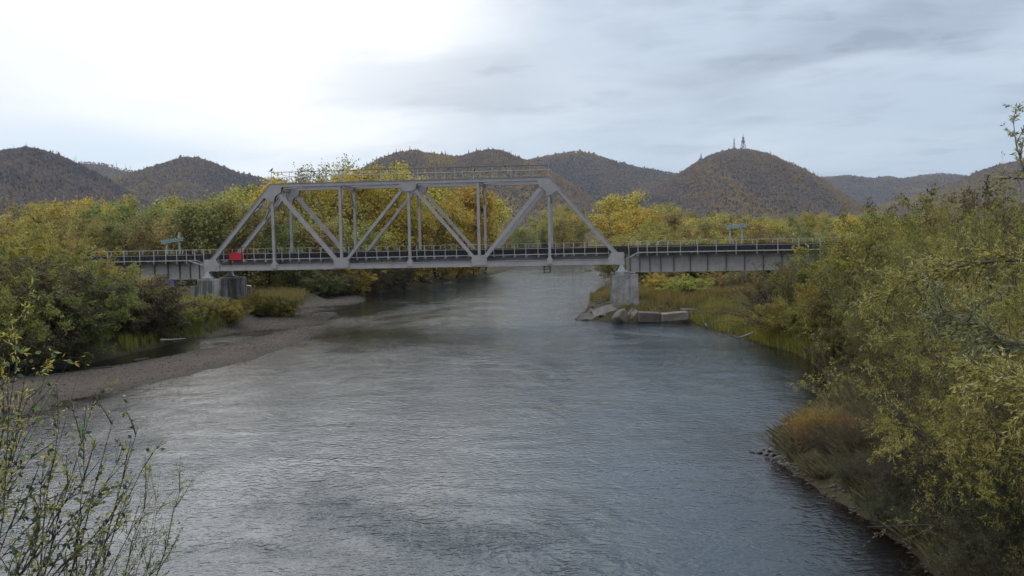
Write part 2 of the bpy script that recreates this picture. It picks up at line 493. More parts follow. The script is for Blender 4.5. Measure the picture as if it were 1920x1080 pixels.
def mat_ground():
    m, T, out = new_mat('river_ground')
    pos = T.new('ShaderNodeNewGeometry').outputs['Position']
    gm = T.new('ShaderNodeAttribute', attribute_name='gravel', attribute_type='GEOMETRY').outputs['Fac']
    sep = T.new('ShaderNodeSeparateXYZ'); T.link(pos, sep.inputs[0])
    n = T.noise(pos, .25, 5, .6); f = T.noise(pos, 3.0, 5, .7); ff = T.noise(pos, 14.0, 4, .7)
    vor = T.new('ShaderNodeTexVoronoi'); T.link(pos, vor.inputs['Vector']); vor.inputs['Scale'].default_value = 12.0
    peb = T.mix(.85, (.17, .15, .13), vor.outputs['Color'], 'MULTIPLY')
    hue = T.new('ShaderNodeRGBToBW'); T.link(vor.outputs['Color'], hue.inputs[0])
    grav = T.ramp(T.math('ADD', T.math('MULTIPLY', hue.outputs[0], .55), T.math('MULTIPLY', f, .45)), [(.25, (.038, .029, .022)), (.5, (.078, .060, .046)), (.75, (.13, .103, .082))])
    grav = T.mix(T.math('MULTIPLY', T.rng(n, .42, .6), .55), grav, (.115, .085, .062))
    soil = T.ramp(T.math('ADD', T.math('MULTIPLY', n, .5), T.math('MULTIPLY', f, .5)), [(.3, (.022, .019, .012)), (.5, (.05, .042, .02)), (.7, (.09, .075, .03))])
    c = T.mix(gm, soil, grav)
    wet = T.rng(T.math('ADD', sep.outputs[2], T.math('MULTIPLY', T.math('SUBTRACT', f, .5), .12)), .0, .13, 1, 0)
    c = T.mix(T.math('MULTIPLY', wet, .72), c, (.035, .026, .018))
    b = bump(T, T.math('ADD', vor.outputs['Distance'], ff), .6, .04)
    principled(T, out, c, T.mix(wet, (.95,) * 3, (.75,) * 3), .10, b)
    return m


def build_ground():
    th = np.concatenate([np.linspace(-PI, -.72, 50)[:-1], np.linspace(-.72, .72, 640), np.linspace(.72, PI, 50)[1:-1]])
    r = np.concatenate([np.geomspace(2.0, 12, 14)[:-1], np.geomspace(12, 320, 460)[:-1], np.geomspace(320, 9000, 50)])
    x, y = polar_sheet(r, th); sh = x.shape
    z, d, g = height(x.ravel(), y.ravel(), True)
    V = np.stack([x.ravel(), y.ravel(), z], 1)
    me = np_mesh('ground', V, grid_faces(*sh, wrap=True))
    a = me.attributes.new('gravel', 'FLOAT', 'POINT'); a.data.foreach_set('value', np.clip(.5 - g / 1.2, 0, 1).astype(np.float32))
    o = link_mesh('ground', me, mat_ground(), smooth=True); tag(o, 'valley floor and gravel bars beside the river', kind='structure')


def mat_water():
    m, T, out = new_mat('river_water')
    pos = T.new('ShaderNodeNewGeometry').outputs['Position']
    warp = T.noise(pos, .18, 3, .5, col=True)
    w = T.new('ShaderNodeVectorMath', operation='MULTIPLY_ADD'); T.link(warp, w.inputs[0]); w.inputs[1].default_value = (2.2, 2.2, 0); T.link(pos, w.inputs[2])
    p = w.outputs[0]
    # wave crests lie across the flow (roughly along x)
    a = T.noise(T.mapping(p, scale=(.95, 1.5, 1), rot=(0, 0, R(9))), 1.3, 3, .5)
    b = T.noise(T.mapping(p, scale=(1.0, 1.45, 1), rot=(0, 0, R(-12))), 2.1, 3, .5)
    b = T.math('SUBTRACT', 1.0, T.math('MULTIPLY', T.math('ABSOLUTE', T.math('SUBTRACT', b, .5)), 2.6))
    c = T.noise(T.mapping(p, scale=(1.0, 1.9, 1)), 7.5, 3, .6)
    patch = T.noise(T.mapping(pos, scale=(.8, .45, 1), rot=(0, 0, R(-14))), .16, 4, .55, .3)
    pm = T.rng(patch, .46, .64, .25, 1.0, True)
    ruf = T.rng(T.noise(T.mapping(pos, scale=(1, .6, 1), loc=(31, 7, 0)), .11, 4, .6, .5), .56, .68, 0.0, 1.0, True)
    e = T.vmath('LENGTH', T.mapping(pos, scale=(1 / 15, 1 / 85, 0), loc=(-.1, -1.95, 0)))
    riff = T.rng(T.math('ADD', e, T.math('MULTIPLY', T.math('SUBTRACT', patch, .5), 1.6)), .4, 1.15, 1, 0, True)
    ruf = T.math('MAXIMUM', ruf, T.math('MULTIPLY', riff, .22))
    h = T.math('ADD', T.math('MULTIPLY', a, T.math('ADD', .022, T.math('MULTIPLY', T.rng(patch, .50, .66, 0, 1, True), .055))), T.math('MULTIPLY', b, T.math('ADD', .022, T.math('MULTIPLY', pm, .030))))
    h = T.math('ADD', h, T.math('MULTIPLY', T.math('MULTIPLY', c, .022), T.math('ADD', pm, ruf)))
    h = T.math('ADD', h, T.math('MULTIPLY', T.math('MULTIPLY', b, .075), ruf))
    nb = T.new('ShaderNodeBump'); nb.inputs['Strength'].default_value = 1.0; nb.inputs['Distance'].default_value = WAVE
    T.link(h, nb.inputs['Height'])
    fr = T.new('ShaderNodeFresnel'); fr.inputs['IOR'].default_value = 1.36; T.link(nb.outputs[0], fr.inputs['Normal'])
    gl = T.new('ShaderNodeBsdfGlossy'); gl.inputs['Roughness'].default_value = .045; T.link(nb.outputs[0], gl.inputs['Normal'])
    gl.inputs['Color'].default_value = (.95, .95, .95, 1)
    # body of the water: peaty brown, partly see-through in the shallows
    dif = T.new('ShaderNodeBsdfDiffuse'); dif.inputs['Color'].default_value = (.024, .036, .046, 1)
    tra = T.new('ShaderNodeBsdfTransparent'); tra.inputs['Color'].default_value = (.50, .36, .22, 1)
    depth = T.new('ShaderNodeAttribute', attribute_name='depth', attribute_type='GEOMETRY').outputs['Fac']
    body = T.new('ShaderNodeMixShader'); T.link(T.rng(depth, .0, .7), body.inputs[0]); T.link(tra.outputs[0], body.inputs[1]); T.link(dif.outputs[0], body.inputs[2])
    mx = T.new('ShaderNodeMixShader'); T.link(fr.outputs[0], mx.inputs[0])
    T.link(body.outputs[0], mx.inputs[1]); T.link(gl.outputs[0], mx.inputs[2]); T.link(mx.outputs[0], out.inputs[0])
    return m


WAVE = .75


def build_water():
    th = np.linspace(-.9, .9, 420); r = np.concatenate([np.geomspace(3, 400, 420)[:-1], np.geomspace(400, 640, 16)])
    x, y = polar_sheet(r, th); sh = x.shape; x = x.ravel(); y = y.ravel()
    z, d, g = height(x, y, True)
    amp = np.clip(-d / 3, 0, 1) * .02
    wz = amp * (vnoise(x * .55 + 2 * fbm(x * .2, y * .2, 2), y * 1.7) - .5) * 2
    V = np.stack([x, y, wz], 1)
    F = grid_faces(*sh)
    keep = (d < 3.0)[F].any(1); F = F[keep]
    used = np.unique(F); mp = np.full(len(x), -1); mp[used] = np.arange(len(used))
    me = np_mesh('river_water', V[used], mp[F])
    a = me.attributes.new('depth', 'FLOAT', 'POINT'); a.data.foreach_set('value', np.clip(-z[used], 0, 2).astype(np.float32))
    o = link_mesh('river_water', me, mat_water(), smooth=True); tag(o, 'rippled river flowing under the bridge', kind='structure')


# ------------------------------------------------------------------ hills
HILLS = {
    # name: (distance, depth, ridge profile in photo pixels, colour shift)
    'far_left': (2300, 700, [(-60, 330), (60, 312), (150, 302), (190, 304), (230, 316), (300, 325), (420, 350), (600, 380)]),
    'left': (950, 420, [(-420, 420), (-300, 360), (-180, 320), (-60, 296), (0, 281), (45, 275), (80, 281), (130, 298), (170, 318), (200, 334), (240, 357), (290, 385), (350, 412), (460, 450)]),
    'left_peak': (1500, 520, [(60, 420), (150, 370), (210, 335), (262, 318), (300, 306), (345, 293), (370, 294), (400, 303), (440, 320), (490, 333), (560, 345), (640, 356), (760, 385), (900, 430)]),
    'middle_ridge': (1150, 460, [(430, 440), (520, 400), (600, 360), (650, 330), (690, 309), (715, 296), (745, 285), (775, 280), (800, 286), (830, 289), (860, 293), (890, 283), (915, 279), (940, 281), (965, 293), (985, 299), (1010, 308), (1050, 330), (1085, 352), (1120, 378), (1170, 405), (1240, 440)]),
    'middle_back': (1900, 560, [(800, 400), (880, 350), (985, 299), (1030, 290), (1085, 281), (1120, 290), (1160, 303), (1200, 313), (1250, 320), (1330, 335), (1420, 370), (1500, 420)]),
    'tower_hill': (1300, 480, [(980, 450), (1060, 420), (1120, 395), (1180, 370), (1240, 343), (1280, 320), (1310, 301), (1340, 287), (1365, 280), (1395, 279), (1430, 285), (1465, 298), (1500, 313), (1540, 336), (1570, 356), (1610, 380), (1660, 400), (1750, 430)]),
    'far_right': (3000, 700, [(1380, 380), (1450, 345), (1500, 333), (1560, 330), (1590, 327), (1640, 333), (1665, 328), (1690, 334), (1730, 326), (1765, 323), (1810, 327), (1850, 336), (1950, 345), (2100, 380)]),
    'right_slope': (1700, 500, [(1520, 430), (1600, 402), (1660, 380), (1720, 366), (1760, 352), (1800, 337), (1840, 319), (1880, 306), (1920, 300), (1990, 292), (2080, 300), (2300, 360)]),
}
M_HILL = None


def mat_hill():
    m, T, out = new_mat('hill_slope')
    pos = T.new('ShaderNodeNewGeometry').outputs['Position']
    n = T.noise(pos, .006, 5, .6); f = T.noise(pos, .05, 5, .7)
    c = T.ramp(T.math('ADD', T.math('MULTIPLY', n, .6), T.math('MULTIPLY', f, .4)), [(.35, (.05, .045, .048)), (.5, (.065, .056, .055)), (.62, (.085, .066, .052)), (.72, (.12, .08, .045))])
    principled(T, out, c, .95, .1); return m


def hill(name, D, depth, prof, seed):
    P = np.array([(math.atan2(q.x, q.y), (q.z - CAM_Z) * D / math.hypot(q.x, q.y) - (3.5 if D < 1400 else 5)) for q in [at(px, py, D) for px, py in prof]])
    a0, a1 = P[0, 0], P[-1, 0]
    na = int((a1 - a0) / .0022) + 2; A = np.linspace(a0, a1, na)
    u = np.linspace(-1, 1.0, 70)
    Hr = np.interp(A, P[:, 0], P[:, 1])
    k = np.ones(3) / 3; Hs = np.convolve(np.pad(Hr, 1, mode='edge'), k, 'valid')
    UU, AA = np.meshgrid(u, A, indexing='ij'); HH = np.meshgrid(u, Hs, indexing='ij')[1]
    RR = D + UU * depth
    X = RR * np.sin(AA); Y = RR * np.cos(AA)
    s = np.clip(1 - np.abs(UU), 0, 1); s = s * s * (3 - 2 * s) * .55 + s * .45
    spur = fbm(X / 150 + seed, Y / 230 + seed * 2, 4) - .5
    base = -12
    H = HH + CAM_Z - base
    rg = 1 - np.abs(fbm(AA * 14 + seed * 3 + UU * .5, UU * .7 + seed, 3) - .5) * 4
    Z = base + H * s + spur * H * .55 * (s * (1 - s)) * 2.2 + rg * H * .20 * (s * (1 - s)) * 2 + (fbm(X / 28, Y / 28, 3) - .5) * 5 * (1 - s ** 6)
    V = np.stack([X.ravel(), Y.ravel(), Z.ravel()], 1)
    me = np_mesh('hill', V, grid_faces(len(u), na))
    o = link_mesh('hill', me, M_HILL, smooth=True); tag(o, kind='structure')
    return A, u, X, Y, Z, s


def forest_on(grid, n, seed, hmin, hmax, ochre=None):
    """bare autumn wood: every tree a fan of thin slivers standing on the slope"""
    A, u, X, Y, Z, s = grid; rs = np.random.RandomState(seed)
    nu, na = X.shape
    fu = rs.rand(n) * (nu * .60 - 1); fa = rs.rand(n) * (na - 1.01)
    iu = fu.astype(int); ia = fa.astype(int); tu = fu - iu; ta = fa - ia

    def lerp(M): return (M[iu, ia] * (1 - tu) + M[iu + 1, ia] * tu) * (1 - ta) + (M[iu, ia + 1] * (1 - tu) + M[iu + 1, ia + 1] * tu) * ta
    x, y, z = lerp(X), lerp(Y), lerp(Z)
    h = rs.uniform(hmin, hmax, n) * (1 + .5 * (rs.rand(n) > .96))
    K = 6
    tint = rs.rand(n) * .10 + .40 + 1.5 * (fbm(x / 130 + seed, y / 210, 4) - .46) + .25 * (vnoise(x / 14, y / 30) - .5)
    if ochre:
        pa, pb, ua, ub, dv = ochre; az = np.arctan2(x, y); uu = u[iu]
        m = (az > math.atan((pa - 960) / FPX)) & (az < math.atan((pb - 960) / FPX)) & (uu > ua) & (uu < ub)
        tint = tint + m * dv * (.5 + vnoise(x / 12, y / 18))
    V = np.zeros((n, K, 4, 3)); TT = np.zeros((n, K, 4))
    for k in range(K):
        a = rs.rand(n) * 2 * PI; b = rs.rand(n) * 2 * PI; lean = rs.uniform(.0, .30, n) * (k > 0)
        w = h * (.022 if k == 0 else rs.uniform(.10, .22, n)); z0 = np.zeros(n) - .5 if k == 0 else h * rs.uniform(.12, .5, n)
        z1 = h * (1.0 if k == 0 else rs.uniform(.6, .98, n)); zm = (z0 + z1) * .5
        cx, cy = x + np.cos(a) * lean * h, y + np.sin(a) * lean * h
        V[:, k, 0] = np.stack([x * .6 + cx * .4, y * .6 + cy * .4, z + z0], 1); V[:, k, 2] = np.stack([cx, cy, z + z1], 1)
        V[:, k, 1] = np.stack([cx + np.cos(b) * w, cy + np.sin(b) * w, z + zm], 1); V[:, k, 3] = np.stack([cx - np.cos(b) * w, cy - np.sin(b) * w, z + zm], 1)
        TT[:, k] = (tint + rs.uniform(-.06, .06, n))[:, None]
    V = V.reshape(-1, 3); F = np.arange(len(V)).reshape(-1, 4)
    return np_mesh('bare_woodland', V, F, TT.ravel())


def build_hills():
    global M_HILL
    M_HILL = mat_hill()
    mf = mat_tint_ramp('bare_woodland', [(.22, (.175, .152, .158)), (.42, (.24, .20, .185)), (.58, (.29, .22, .165)), (.74, (.37, .26, .13)), (.95, (.32, .27, .13))], .95)
    dens = {'far_left': 6000, 'left': 34000, 'left_peak': 28000, 'middle_ridge': 38000, 'middle_back': 22000, 'tower_hill': 42000, 'far_right': 16000, 'right_slope': 20000}
    txt = {'far_left': 'low distant ridge far left', 'left': 'rounded hill at the left edge', 'left_peak': 'pointed hill left of the bridge', 'middle_ridge': 'twin topped ridge above the bridge truss',
           'middle_back': 'smooth hill behind the right end of the truss', 'tower_hill': 'cone shaped hill with two masts on top', 'far_right': 'low distant hills on the right', 'right_slope': 'hill slope rising at the right edge'}
    grids = {}
    for i, (k, (D, dp, pr)) in enumerate(HILLS.items()):
        g = hill(k, D, dp, pr, 3.1 * i + 1); grids[k] = g
        me = forest_on(g, dens[k], 100 + i, 2.6 if D < 1400 else 4, 5.2 if D < 1400 else 7, {'middle_ridge': (800, 862, -.32, -.04, .34), 'right_slope': (1630, 1745, -.25, .05, .3)}.get(k))
        o = link_mesh('hillside_woodland', me, mf); tag(o, 'leafless brown woodland covering the ' + txt[k], 'woodland', kind='stuff')
    return grids


build_ground()
build_water()
HG = build_hills()

# ================================================================== BRIDGE
BO, BYAW = Vector((-32.84, 95.31, 5.74)), -0.0910
PN, TH, TW = 7.4, 8.77, 5.7             # panel length, truss height, distance between trusses
LEN = 6 * PN
_bm = Matrix.Translation(BO) @ Matrix.Rotation(BYAW, 4, 'Z')
def bw(x, y, z): return _bm @ Vector((x, y, z))


def build_truss():
    root = empty('truss_span', BO, BYAW, 'grey steel truss span with sloping ends crossing the river', 'bridge span')
    for sy, yy in ((0, 0.0), (1, TW)):
        inn = 1 if sy == 0 else -1            # towards the track
        # chords
        b = MB(); b.box(-.25, LEN + .25, yy - .17, yy + .17, -.245, .245); b.box(-.25, LEN + .25, yy - .23, yy + .23, -.28, -.247); b.box(-.25, LEN + .25, yy - .23, yy + .23, .247, .28)
        b.box(-.25, LEN + .25, yy - .232, yy + .232, .283, .30)
        o = b.build('bottom_chord', M_STEEL, root)
        b = MB(); b.box(PN - .1, 5 * PN + .1, yy - .2, yy + .2, TH - .16, TH + .16)
        b.box(PN - .25, 5 * PN + .25, yy - .27, yy + .27, TH + .162, TH + .2)
        b.box(PN, 5 * PN, yy - .235, yy + .235, TH - .2, TH - .163)
        b.build('top_chord', M_STEEL, root)
        # end posts
        for (a, c) in ((0, 1), (6, 5)):
            b = MB(); p0 = Vector((a * PN, yy, .2)); p1 = Vector((c * PN, yy, TH))
            d = (p1 - p0).normalized(); n = Vector((-d.z, 0, d.x));  n = n if n.z > 0 else -n
            b.beam(p0, p1, .42, .40, n); q = n * .222
            b.beam(p0 + q, p1 + q, .54, .04, n)
            # lattice on the underside
            for k in range(22):
                f = (k + .5) / 22; c0 = p0.lerp(p1, f - .018) - n * .23; c1 = p0.lerp(p1, f + .018) - n * .23
                b.beam(c0 + Vector((0, -.2, 0)), c1 + Vector((0, .2, 0)), .06, .02, n)
            b.build('end_post', M_STEEL, root)
        # diagonals
        for (a, za, c, zc, w) in ((1, 1, 2, 0, .42), (2, 0, 3, 1, .31), (3, 1, 4, 0, .31), (4, 0, 5, 1, .42)):
            b = MB(); p0 = Vector((a * PN, yy, za * TH)); p1 = Vector((c * PN, yy, zc * TH)); d = (p1 - p0).normalized()
            n = Vector((-d.z, 0, d.x)); n = n if n.z > 0 else -n
            for s in (-1, 1): b.beam(p0 + Vector((0, s * .17, 0)), p1 + Vector((0, s * .17, 0)), .03, w, n)
            b.beam(p0, p1, .33, .03, n)
            for k in range(26):
                f = (k + .5) / 26; c0 = p0.lerp(p1, f)
                for s in (-1, 1):
                    b.beam(c0 + n * (s * (w / 2 - .02)) + Vector((0, -.17, 0)), c0 + d * .14 + n * (s * (w / 2 - .02)) + Vector((0, .17, 0)), .05, .015, n)
            b.build('diagonal', M_STEEL, root)
        # verticals
        for i in range(1, 6):
            b = MB()
            for s in (-1, 1): b.beam((i * PN, yy + s * .15, .2), (i * PN, yy + s * .15, TH - .1), .03, .27, (1, 0, 0))
            b.beam((i * PN, yy, .2), (i * PN, yy, TH - .1), .3, .03, (1, 0, 0))
            b.prism([(i * PN - .28, .28), (i * PN + .28, .28), (i * PN + .14, .62), (i * PN - .14, .62)], 'y', yy - .18, yy + .18)
            b.build('vertical', M_STEEL, root)
        # gusset plates, one on each face of the truss
        for f_ in (-1, 1):
            y0 = yy + f_ * .245; y1 = yy + f_ * .275
            lo, hi = min(y0, y1), max(y0, y1)
            for i, m in ((1, 1), (5, -1)):
                X = i * PN; Z = TH
                poly = [(X - m * .12, Z - .18), (X + m * 1.15, Z - .18), (X + m * 1.0, Z - .75), (X + m * .38, Z - 1.2), (X + m * .2, Z - 1.75), (X - m * .2, Z - 1.75), (X - m * .85, Z - 1.28), (X - m * .55, Z - .75)]
                MB().prism(poly, 'y', lo, hi).build('gusset_plate', M_STEEL, root)
            X = 3 * PN; Z = TH
            MB().prism([(X - .98, Z - .18), (X + .98, Z - .18), (X + .78, Z - .72), (X + .45, Z - .98), (X - .45, Z - .98), (X - .78, Z - .72)], 'y', lo, hi).build('gusset_plate', M_STEEL, root)
            for i in (2, 4):
                X = i * PN
                MB().prism([(X - .82, -.16), (X + .82, -.16), (X + .82, .55), (X + .55, .88), (X - .55, .88), (X - .82, .55)], 'y', lo, hi).build('gusset_plate', M_STEEL, root)
            for X, m in ((0, 1), (LEN, -1)):
                poly = [(X - m * .28, -.32), (X - m * .05, -.42), (X + m * .35, -.30), (X + m * 1.35, -.285), (X + m * 1.35, .40), (X + m * .95, .98), (X - m * .28, .98)]
                MB().prism(poly, 'y', lo, hi).build('gusset_plate', M_STEEL, root)
            for i in (1, 3, 5):
                X = i * PN
                MB().prism([(X - .3, -.1), (X + .3, -.1), (X + .3, .4), (X - .3, .4)], 'y', lo, hi).build('gusset_plate', M_STEEL, root)
    # sway frames with knee braces at each panel point
    for i in range(1, 6):
        b = MB(); X = i * PN
        b.hbeam((X, .2, TH - .22), (X, TW - .2, TH - .22), .2, .3, .02)
        b.beam((X, .16, TH - 2.3), (X, 1.5, TH - .35), .12, .12); b.beam((X, TW - .16, TH - 2.3), (X, TW - 1.5, TH - .35), .12, .12)
        b.build('sway_frame', M_STEEL, root)
    for i in range(1, 5):
        b = MB(); x0, x1 = i * PN, (i + 1) * PN
        b.beam((x0, .2, TH - .05), (x1, TW - .2, TH - .05), .12, .1); b.beam((x0, TW - .2, TH + .062), (x1, .2, TH + .062), .12, .1)
        b.build('wind_brace', M_STEEL, root)
    for (a, c) in ((0, 1), (6, 5)):        # portal frame between the end posts
        b = MB(); p0 = Vector((a * PN, 0, .2)); p1 = Vector((c * PN, 0, TH))
        m0 = p0.lerp(p1, .74); m1 = p0.lerp(p1, .97)
        for m in (m0, m1): b.beam(m + Vector((0, .2, 0)), m + Vector((0, TW - .2, 0)), .22, .2)
        for k in range(5):
            y0 = .2 + k * (TW - .4) / 5; y1 = y0 + (TW - .4) / 5
            q0, q1 = (m0, m1) if k % 2 else (m1, m0)
            b.beam(q0 + Vector((0, y0, 0)), q1 + Vector((0, y1, 0)), .1, .1)
        n0 = p0.lerp(p1, .6)
        b.beam(n0 + Vector((0, .15, 0)), m0 + Vector((0, 1.5, 0)), .12, .12); b.beam(n0 + Vector((0, TW - .15, 0)), m0 + Vector((0, TW - 1.5, 0)), .12, .12)
        b.build('portal_frame', M_STEEL, root)
    # floor system
    for i in range(7):
        MB().hbeam((i * PN, .25, .35), (i * PN, TW - .25, .35), .3, .9, .03).build('floor_beam', M_STEEL, root)
    for y in (TW / 2 - .95, TW / 2 + .95):
        b = MB(); b.hbeam((-.2, y, .48), (LEN + .2, y, .48), .3, .74, .03)
        for k in range(34): b.box(k * 1.3 + .4, k * 1.3 + .43, y - .14, y + .14, .15, .8)
        b.build('stringer', M_GIRDER, root)
    for i in range(6):
        b = MB(); x0, x1 = i * PN, (i + 1) * PN
        b.beam((x0, .25, -.12), (x1, TW - .25, -.12), .12, .08); b.beam((x0, TW - .25, -.22), (x1, .25, -.22), .12, .08)
        b.build('wind_brace', M_STEEL, root)
    # bearings
    for X in (0, LEN):
        for yy in (0, TW):
            b = MB(); zt = -.33
            b.prism([(X - .12, zt), (X + .12, zt), (X + .42, zt - .62), (X - .42, zt - .62)], 'y', yy - .3, yy + .3)
            b.box(X - .6, X + .6, yy - .45, yy + .45, zt - .70, zt - .622)
            b.build('bearing', M_STEEL_L, root)
    # inspection ladder frame hanging below the bottom chord
    b = MB(); xl = 36.35
    for dx in (0, .62): b.beam((xl + dx, .4, -.3), (xl + dx, .4, -1.08), .07, .07, (1, 0, 0))
    for z in (-.38, -.68, -1.0): b.beam((xl, .4, z), (xl + .62, .4, z), .055, .055)
    for dx in (0, .62): b.beam((xl + dx, 1.3, -.3), (xl + dx, 1.3, -1.08), .05, .05, (1, 0, 0)); b.beam((xl + dx, .4, -1.0), (xl + dx, 1.3, -1.0), .05, .05)
    b.build('inspection_ladder', M_DARK, root)
    # walkways and handrails at deck level
    fr = (10 / 128, 25 / 128, 42 / 128, 63 / 128, 84 / 128, 106 / 128)
    xs = []
    for i in range(6):
        for f in fr:
            xs.append((i + (f if i % 2 else f)) * PN)
    for yy, s in ((.75, -1), (TW - .75, 1)):
        b = MB(); b.box(.6, LEN - .6, min(yy, yy - s * .0) - .03, yy + .03, .86, .94)
        w0, w1 = (yy + .05, yy + .55) if s < 0 else (yy - .55, yy - .05)
        wk = b.build('walkway_edge', M_STEEL_L, root)
        MB().box(.6, LEN - .6, w0, w1, .955, 1.0).build('walkway_board', M_DARK, root)
        b = MB(); b.box(1.2, LEN - 1.2, yy - .02, yy + .02, 1.50, 1.545); b.tube([(1.2, yy, 2.06), (LEN - 1.2, yy, 2.06)], .014, 5)
        h = b.build('handrail', M_STEEL_L, root)
        for x in xs:
            if 1.3 < x < LEN - 1.2:
                p = MB().box(x - .028, x + .028, yy - .028, yy + .028, .60, 2.08)
                p.beam((x, yy - s * .0, .64), (x + .18, yy, .86), .03, .05)
                p.build('rail_post', M_STEEL_L, h)
    # handrails on top of both top chords, tied across at the ends
    for yy, m in ((0, M_STEEL_L), (TW, M_STEEL_L)):
        b = MB(); z0 = TH + .2; x0, x1 = PN - .05, 5 * PN + .05
        b.tube([(x0, yy, z0 + 1.2), (x1, yy, z0 + 1.2)], .03, 6); b.tube([(x0, yy, z0 + .62), (x1, yy, z0 + .62)], .012, 5)
        h = b.build('chord_handrail', M_WIRE if yy == 0 else m, root)
        n = 15
        for k in range(n + 1):
            x = x0 + (x1 - x0) * k / n
            MB().box(x - .024, x + .024, yy - .024, yy + .024, z0, z0 + 1.19).build('rail_post', m, h)
    b = MB()
    for x in (PN - .05, 5 * PN + .05):
        for dz in (.62, 1.2): b.tube([(x, 0, TH + .2 + dz), (x, TW, TH + .2 + dz)], .022, 5)
    b.build('end_handrail', M_WIRE, root)
    return root


def build_girder(x0, x1, label, rib, posts_n, posts_f, slope):
    """plate girder approach span between x0 and x1 (bridge axis); slope=+1 walkway drops at its left end, -1 at its right end"""
    root = empty('plate_girder_span', bw(x0 if slope > 0 else x1, TW / 2, 0), BYAW, label, 'bridge span')
    off = x0 if slope > 0 else x1
    x0 -= off; x1 -= off
    ZB, ZT = -1.18, .86
    for y in (-1.05, 1.05):
        b = MB(); b.hbeam((x0, y, (ZB + ZT) / 2), (x1, y, (ZB + ZT) / 2), .42, ZT - ZB, .035)
        b.build('plate_girder', M_GIRDER, root)
    for y in (-1.05, 1.05):
        for x in rib:
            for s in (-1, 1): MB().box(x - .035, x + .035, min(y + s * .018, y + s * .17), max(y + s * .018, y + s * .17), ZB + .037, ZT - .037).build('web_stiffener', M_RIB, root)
    for x in rib[::2]:
        b = MB(); b.beam((x, -1.03, ZB + .2), (x, 1.03, ZT - .2), .1, .1); b.beam((x + .12, 1.03, ZB + .2), (x + .12, -1.03, ZT - .2), .1, .1)
        b.build('cross_brace', M_GIRDER, root)
    for s, posts in ((-1, posts_n), (1, posts_f)):
        ye = s * 2.55
        b = MB(); e0, e1 = (x0 + 1.15, x1) if slope > 0 else (x0, x1 - 1.9)
        b.box(e0, e1, ye - .03, ye + .03, .86, .95)
        b.build('walkway_edge', M_STEEL_L, root)
        MB().box(e0, e1, min(s * 1.7, s * 2.5), max(s * 1.7, s * 2.5), .955, 1.0).build('walkway_board', M_DARK, root)
        b = MB()
        if slope > 0:
            b.beam((e0, ye, .9), (x0 - .25, ye, .12), .06, .09)
        else:
            b.beam((e1, ye, .9), (x1 + .15, ye, .25), .06, .09); b.beam((e1 + .9, ye, .94), (x1 + .15, ye + s * -.45, .27), .06, .07); b.beam((e1, ye, .94), (e1 + .9, ye, .94), .06, .06)
        b.build('walkway_slope', M_STEEL_L, root)
        for x in rib:
            if e0 < x < e1:
                MB().prism([(s * 1.23, .84), (s * 2.5, .84), (s * 2.5, .76), (s * 1.23, .25)], 'x', x - .03, x + .03).build('walkway_bracket', M_GIRDER, root)
        b = MB(); tk = .022 if slope < 0 else .011; b.box(x0 + .1, x1, ye - tk, ye + tk, 2.085 - 2 * tk, 2.085); b.box(x0 + .1, x1, ye - .018, ye + .018, 1.48, 1.515)
        h = b.build('handrail', M_STEEL_L, root)
        for x in posts:
            MB().box(x - .03, x + .03, ye - .03, ye + .03, .55, 2.08).build('rail_post', M_STEEL_L, h)
    return root


def build_track():
    root = empty('railway_track', bw(LEN / 2, TW / 2, 1.0), BYAW, 'railway track with dark timber sleepers running over the whole bridge', 'railway track')
    X0, X1 = -LEN / 2 - 45, LEN / 2 + 42
    for y in (-.76, .76):
        b = MB(); b.box(X0, X1, y - .065, y + .065, .455, .475); b.box(X0, X1, y - .01, y + .01, .475, .57); b.box(X0, X1, y - .037, y + .037, .57, .615)
        b.build('rail', M_RAIL, root)
    for y in (-.45, .45): MB().box(-LEN / 2 - 8, LEN / 2 + 8, y - .05, y + .05, .456, .56).build('guard_rail', M_RAIL, root)
    for y in (-1.45, 1.45): MB().box(-LEN / 2 - 25, LEN / 2 + 29, y - .1, y + .1, .452, .56).build('guard_timber', M_DARK, root)
    for y in (-1.5, 1.5): MB().box(-LEN / 2 - 25, LEN / 2 + 29, y - .03, y + .03, -.13, .44).build('deck_side_board', M_DARK, root)
    me = MB().box(-.115, .115, -1.62, 1.62, -.12, .45).mesh(); me.materials.append(M_DARK)
    xs = np.arange(X0 + .2, X1 - .2, .46)
    order = np.argsort(np.abs(xs))
    for i in order[:100]:
        s = bpy.data.objects.new('sleeper', me); COL.objects.link(s); s.parent = root; s.location = (xs[i], 0, 0)
    b = MB()
    for i in order[100:]: b.box(xs[i] - .115, xs[i] + .115, -1.62, 1.62, -.12, .45)
    tag(b.build('sleepers', M_DARK, root), kind='stuff')


def tapered_block(x0, x1, y0, y1, z0, z1, t, ch=.25):
    """concrete pier body, chamfered upright corners, batter t"""
    def ring(x0, x1, y0, y1, z): return [(x0 + ch, y0, z), (x1 - ch, y0, z), (x1, y0 + ch, z), (x1, y1 - ch, z), (x1 - ch, y1, z), (x0 + ch, y1, z), (x0, y1 - ch, z), (x0, y0 + ch, z)]
    lo = ring(x0 - t, x1 + t, y0 - t, y1 + t, z0); hi = ring(x0, x1, y0, y1, z1); fs = [tuple(range(7, -1, -1)), tuple(range(8, 16))]
    for k in range(8): fs.append((k, (k + 1) % 8, (k + 1) % 8 + 8, k + 8))
    return lo + hi, fs


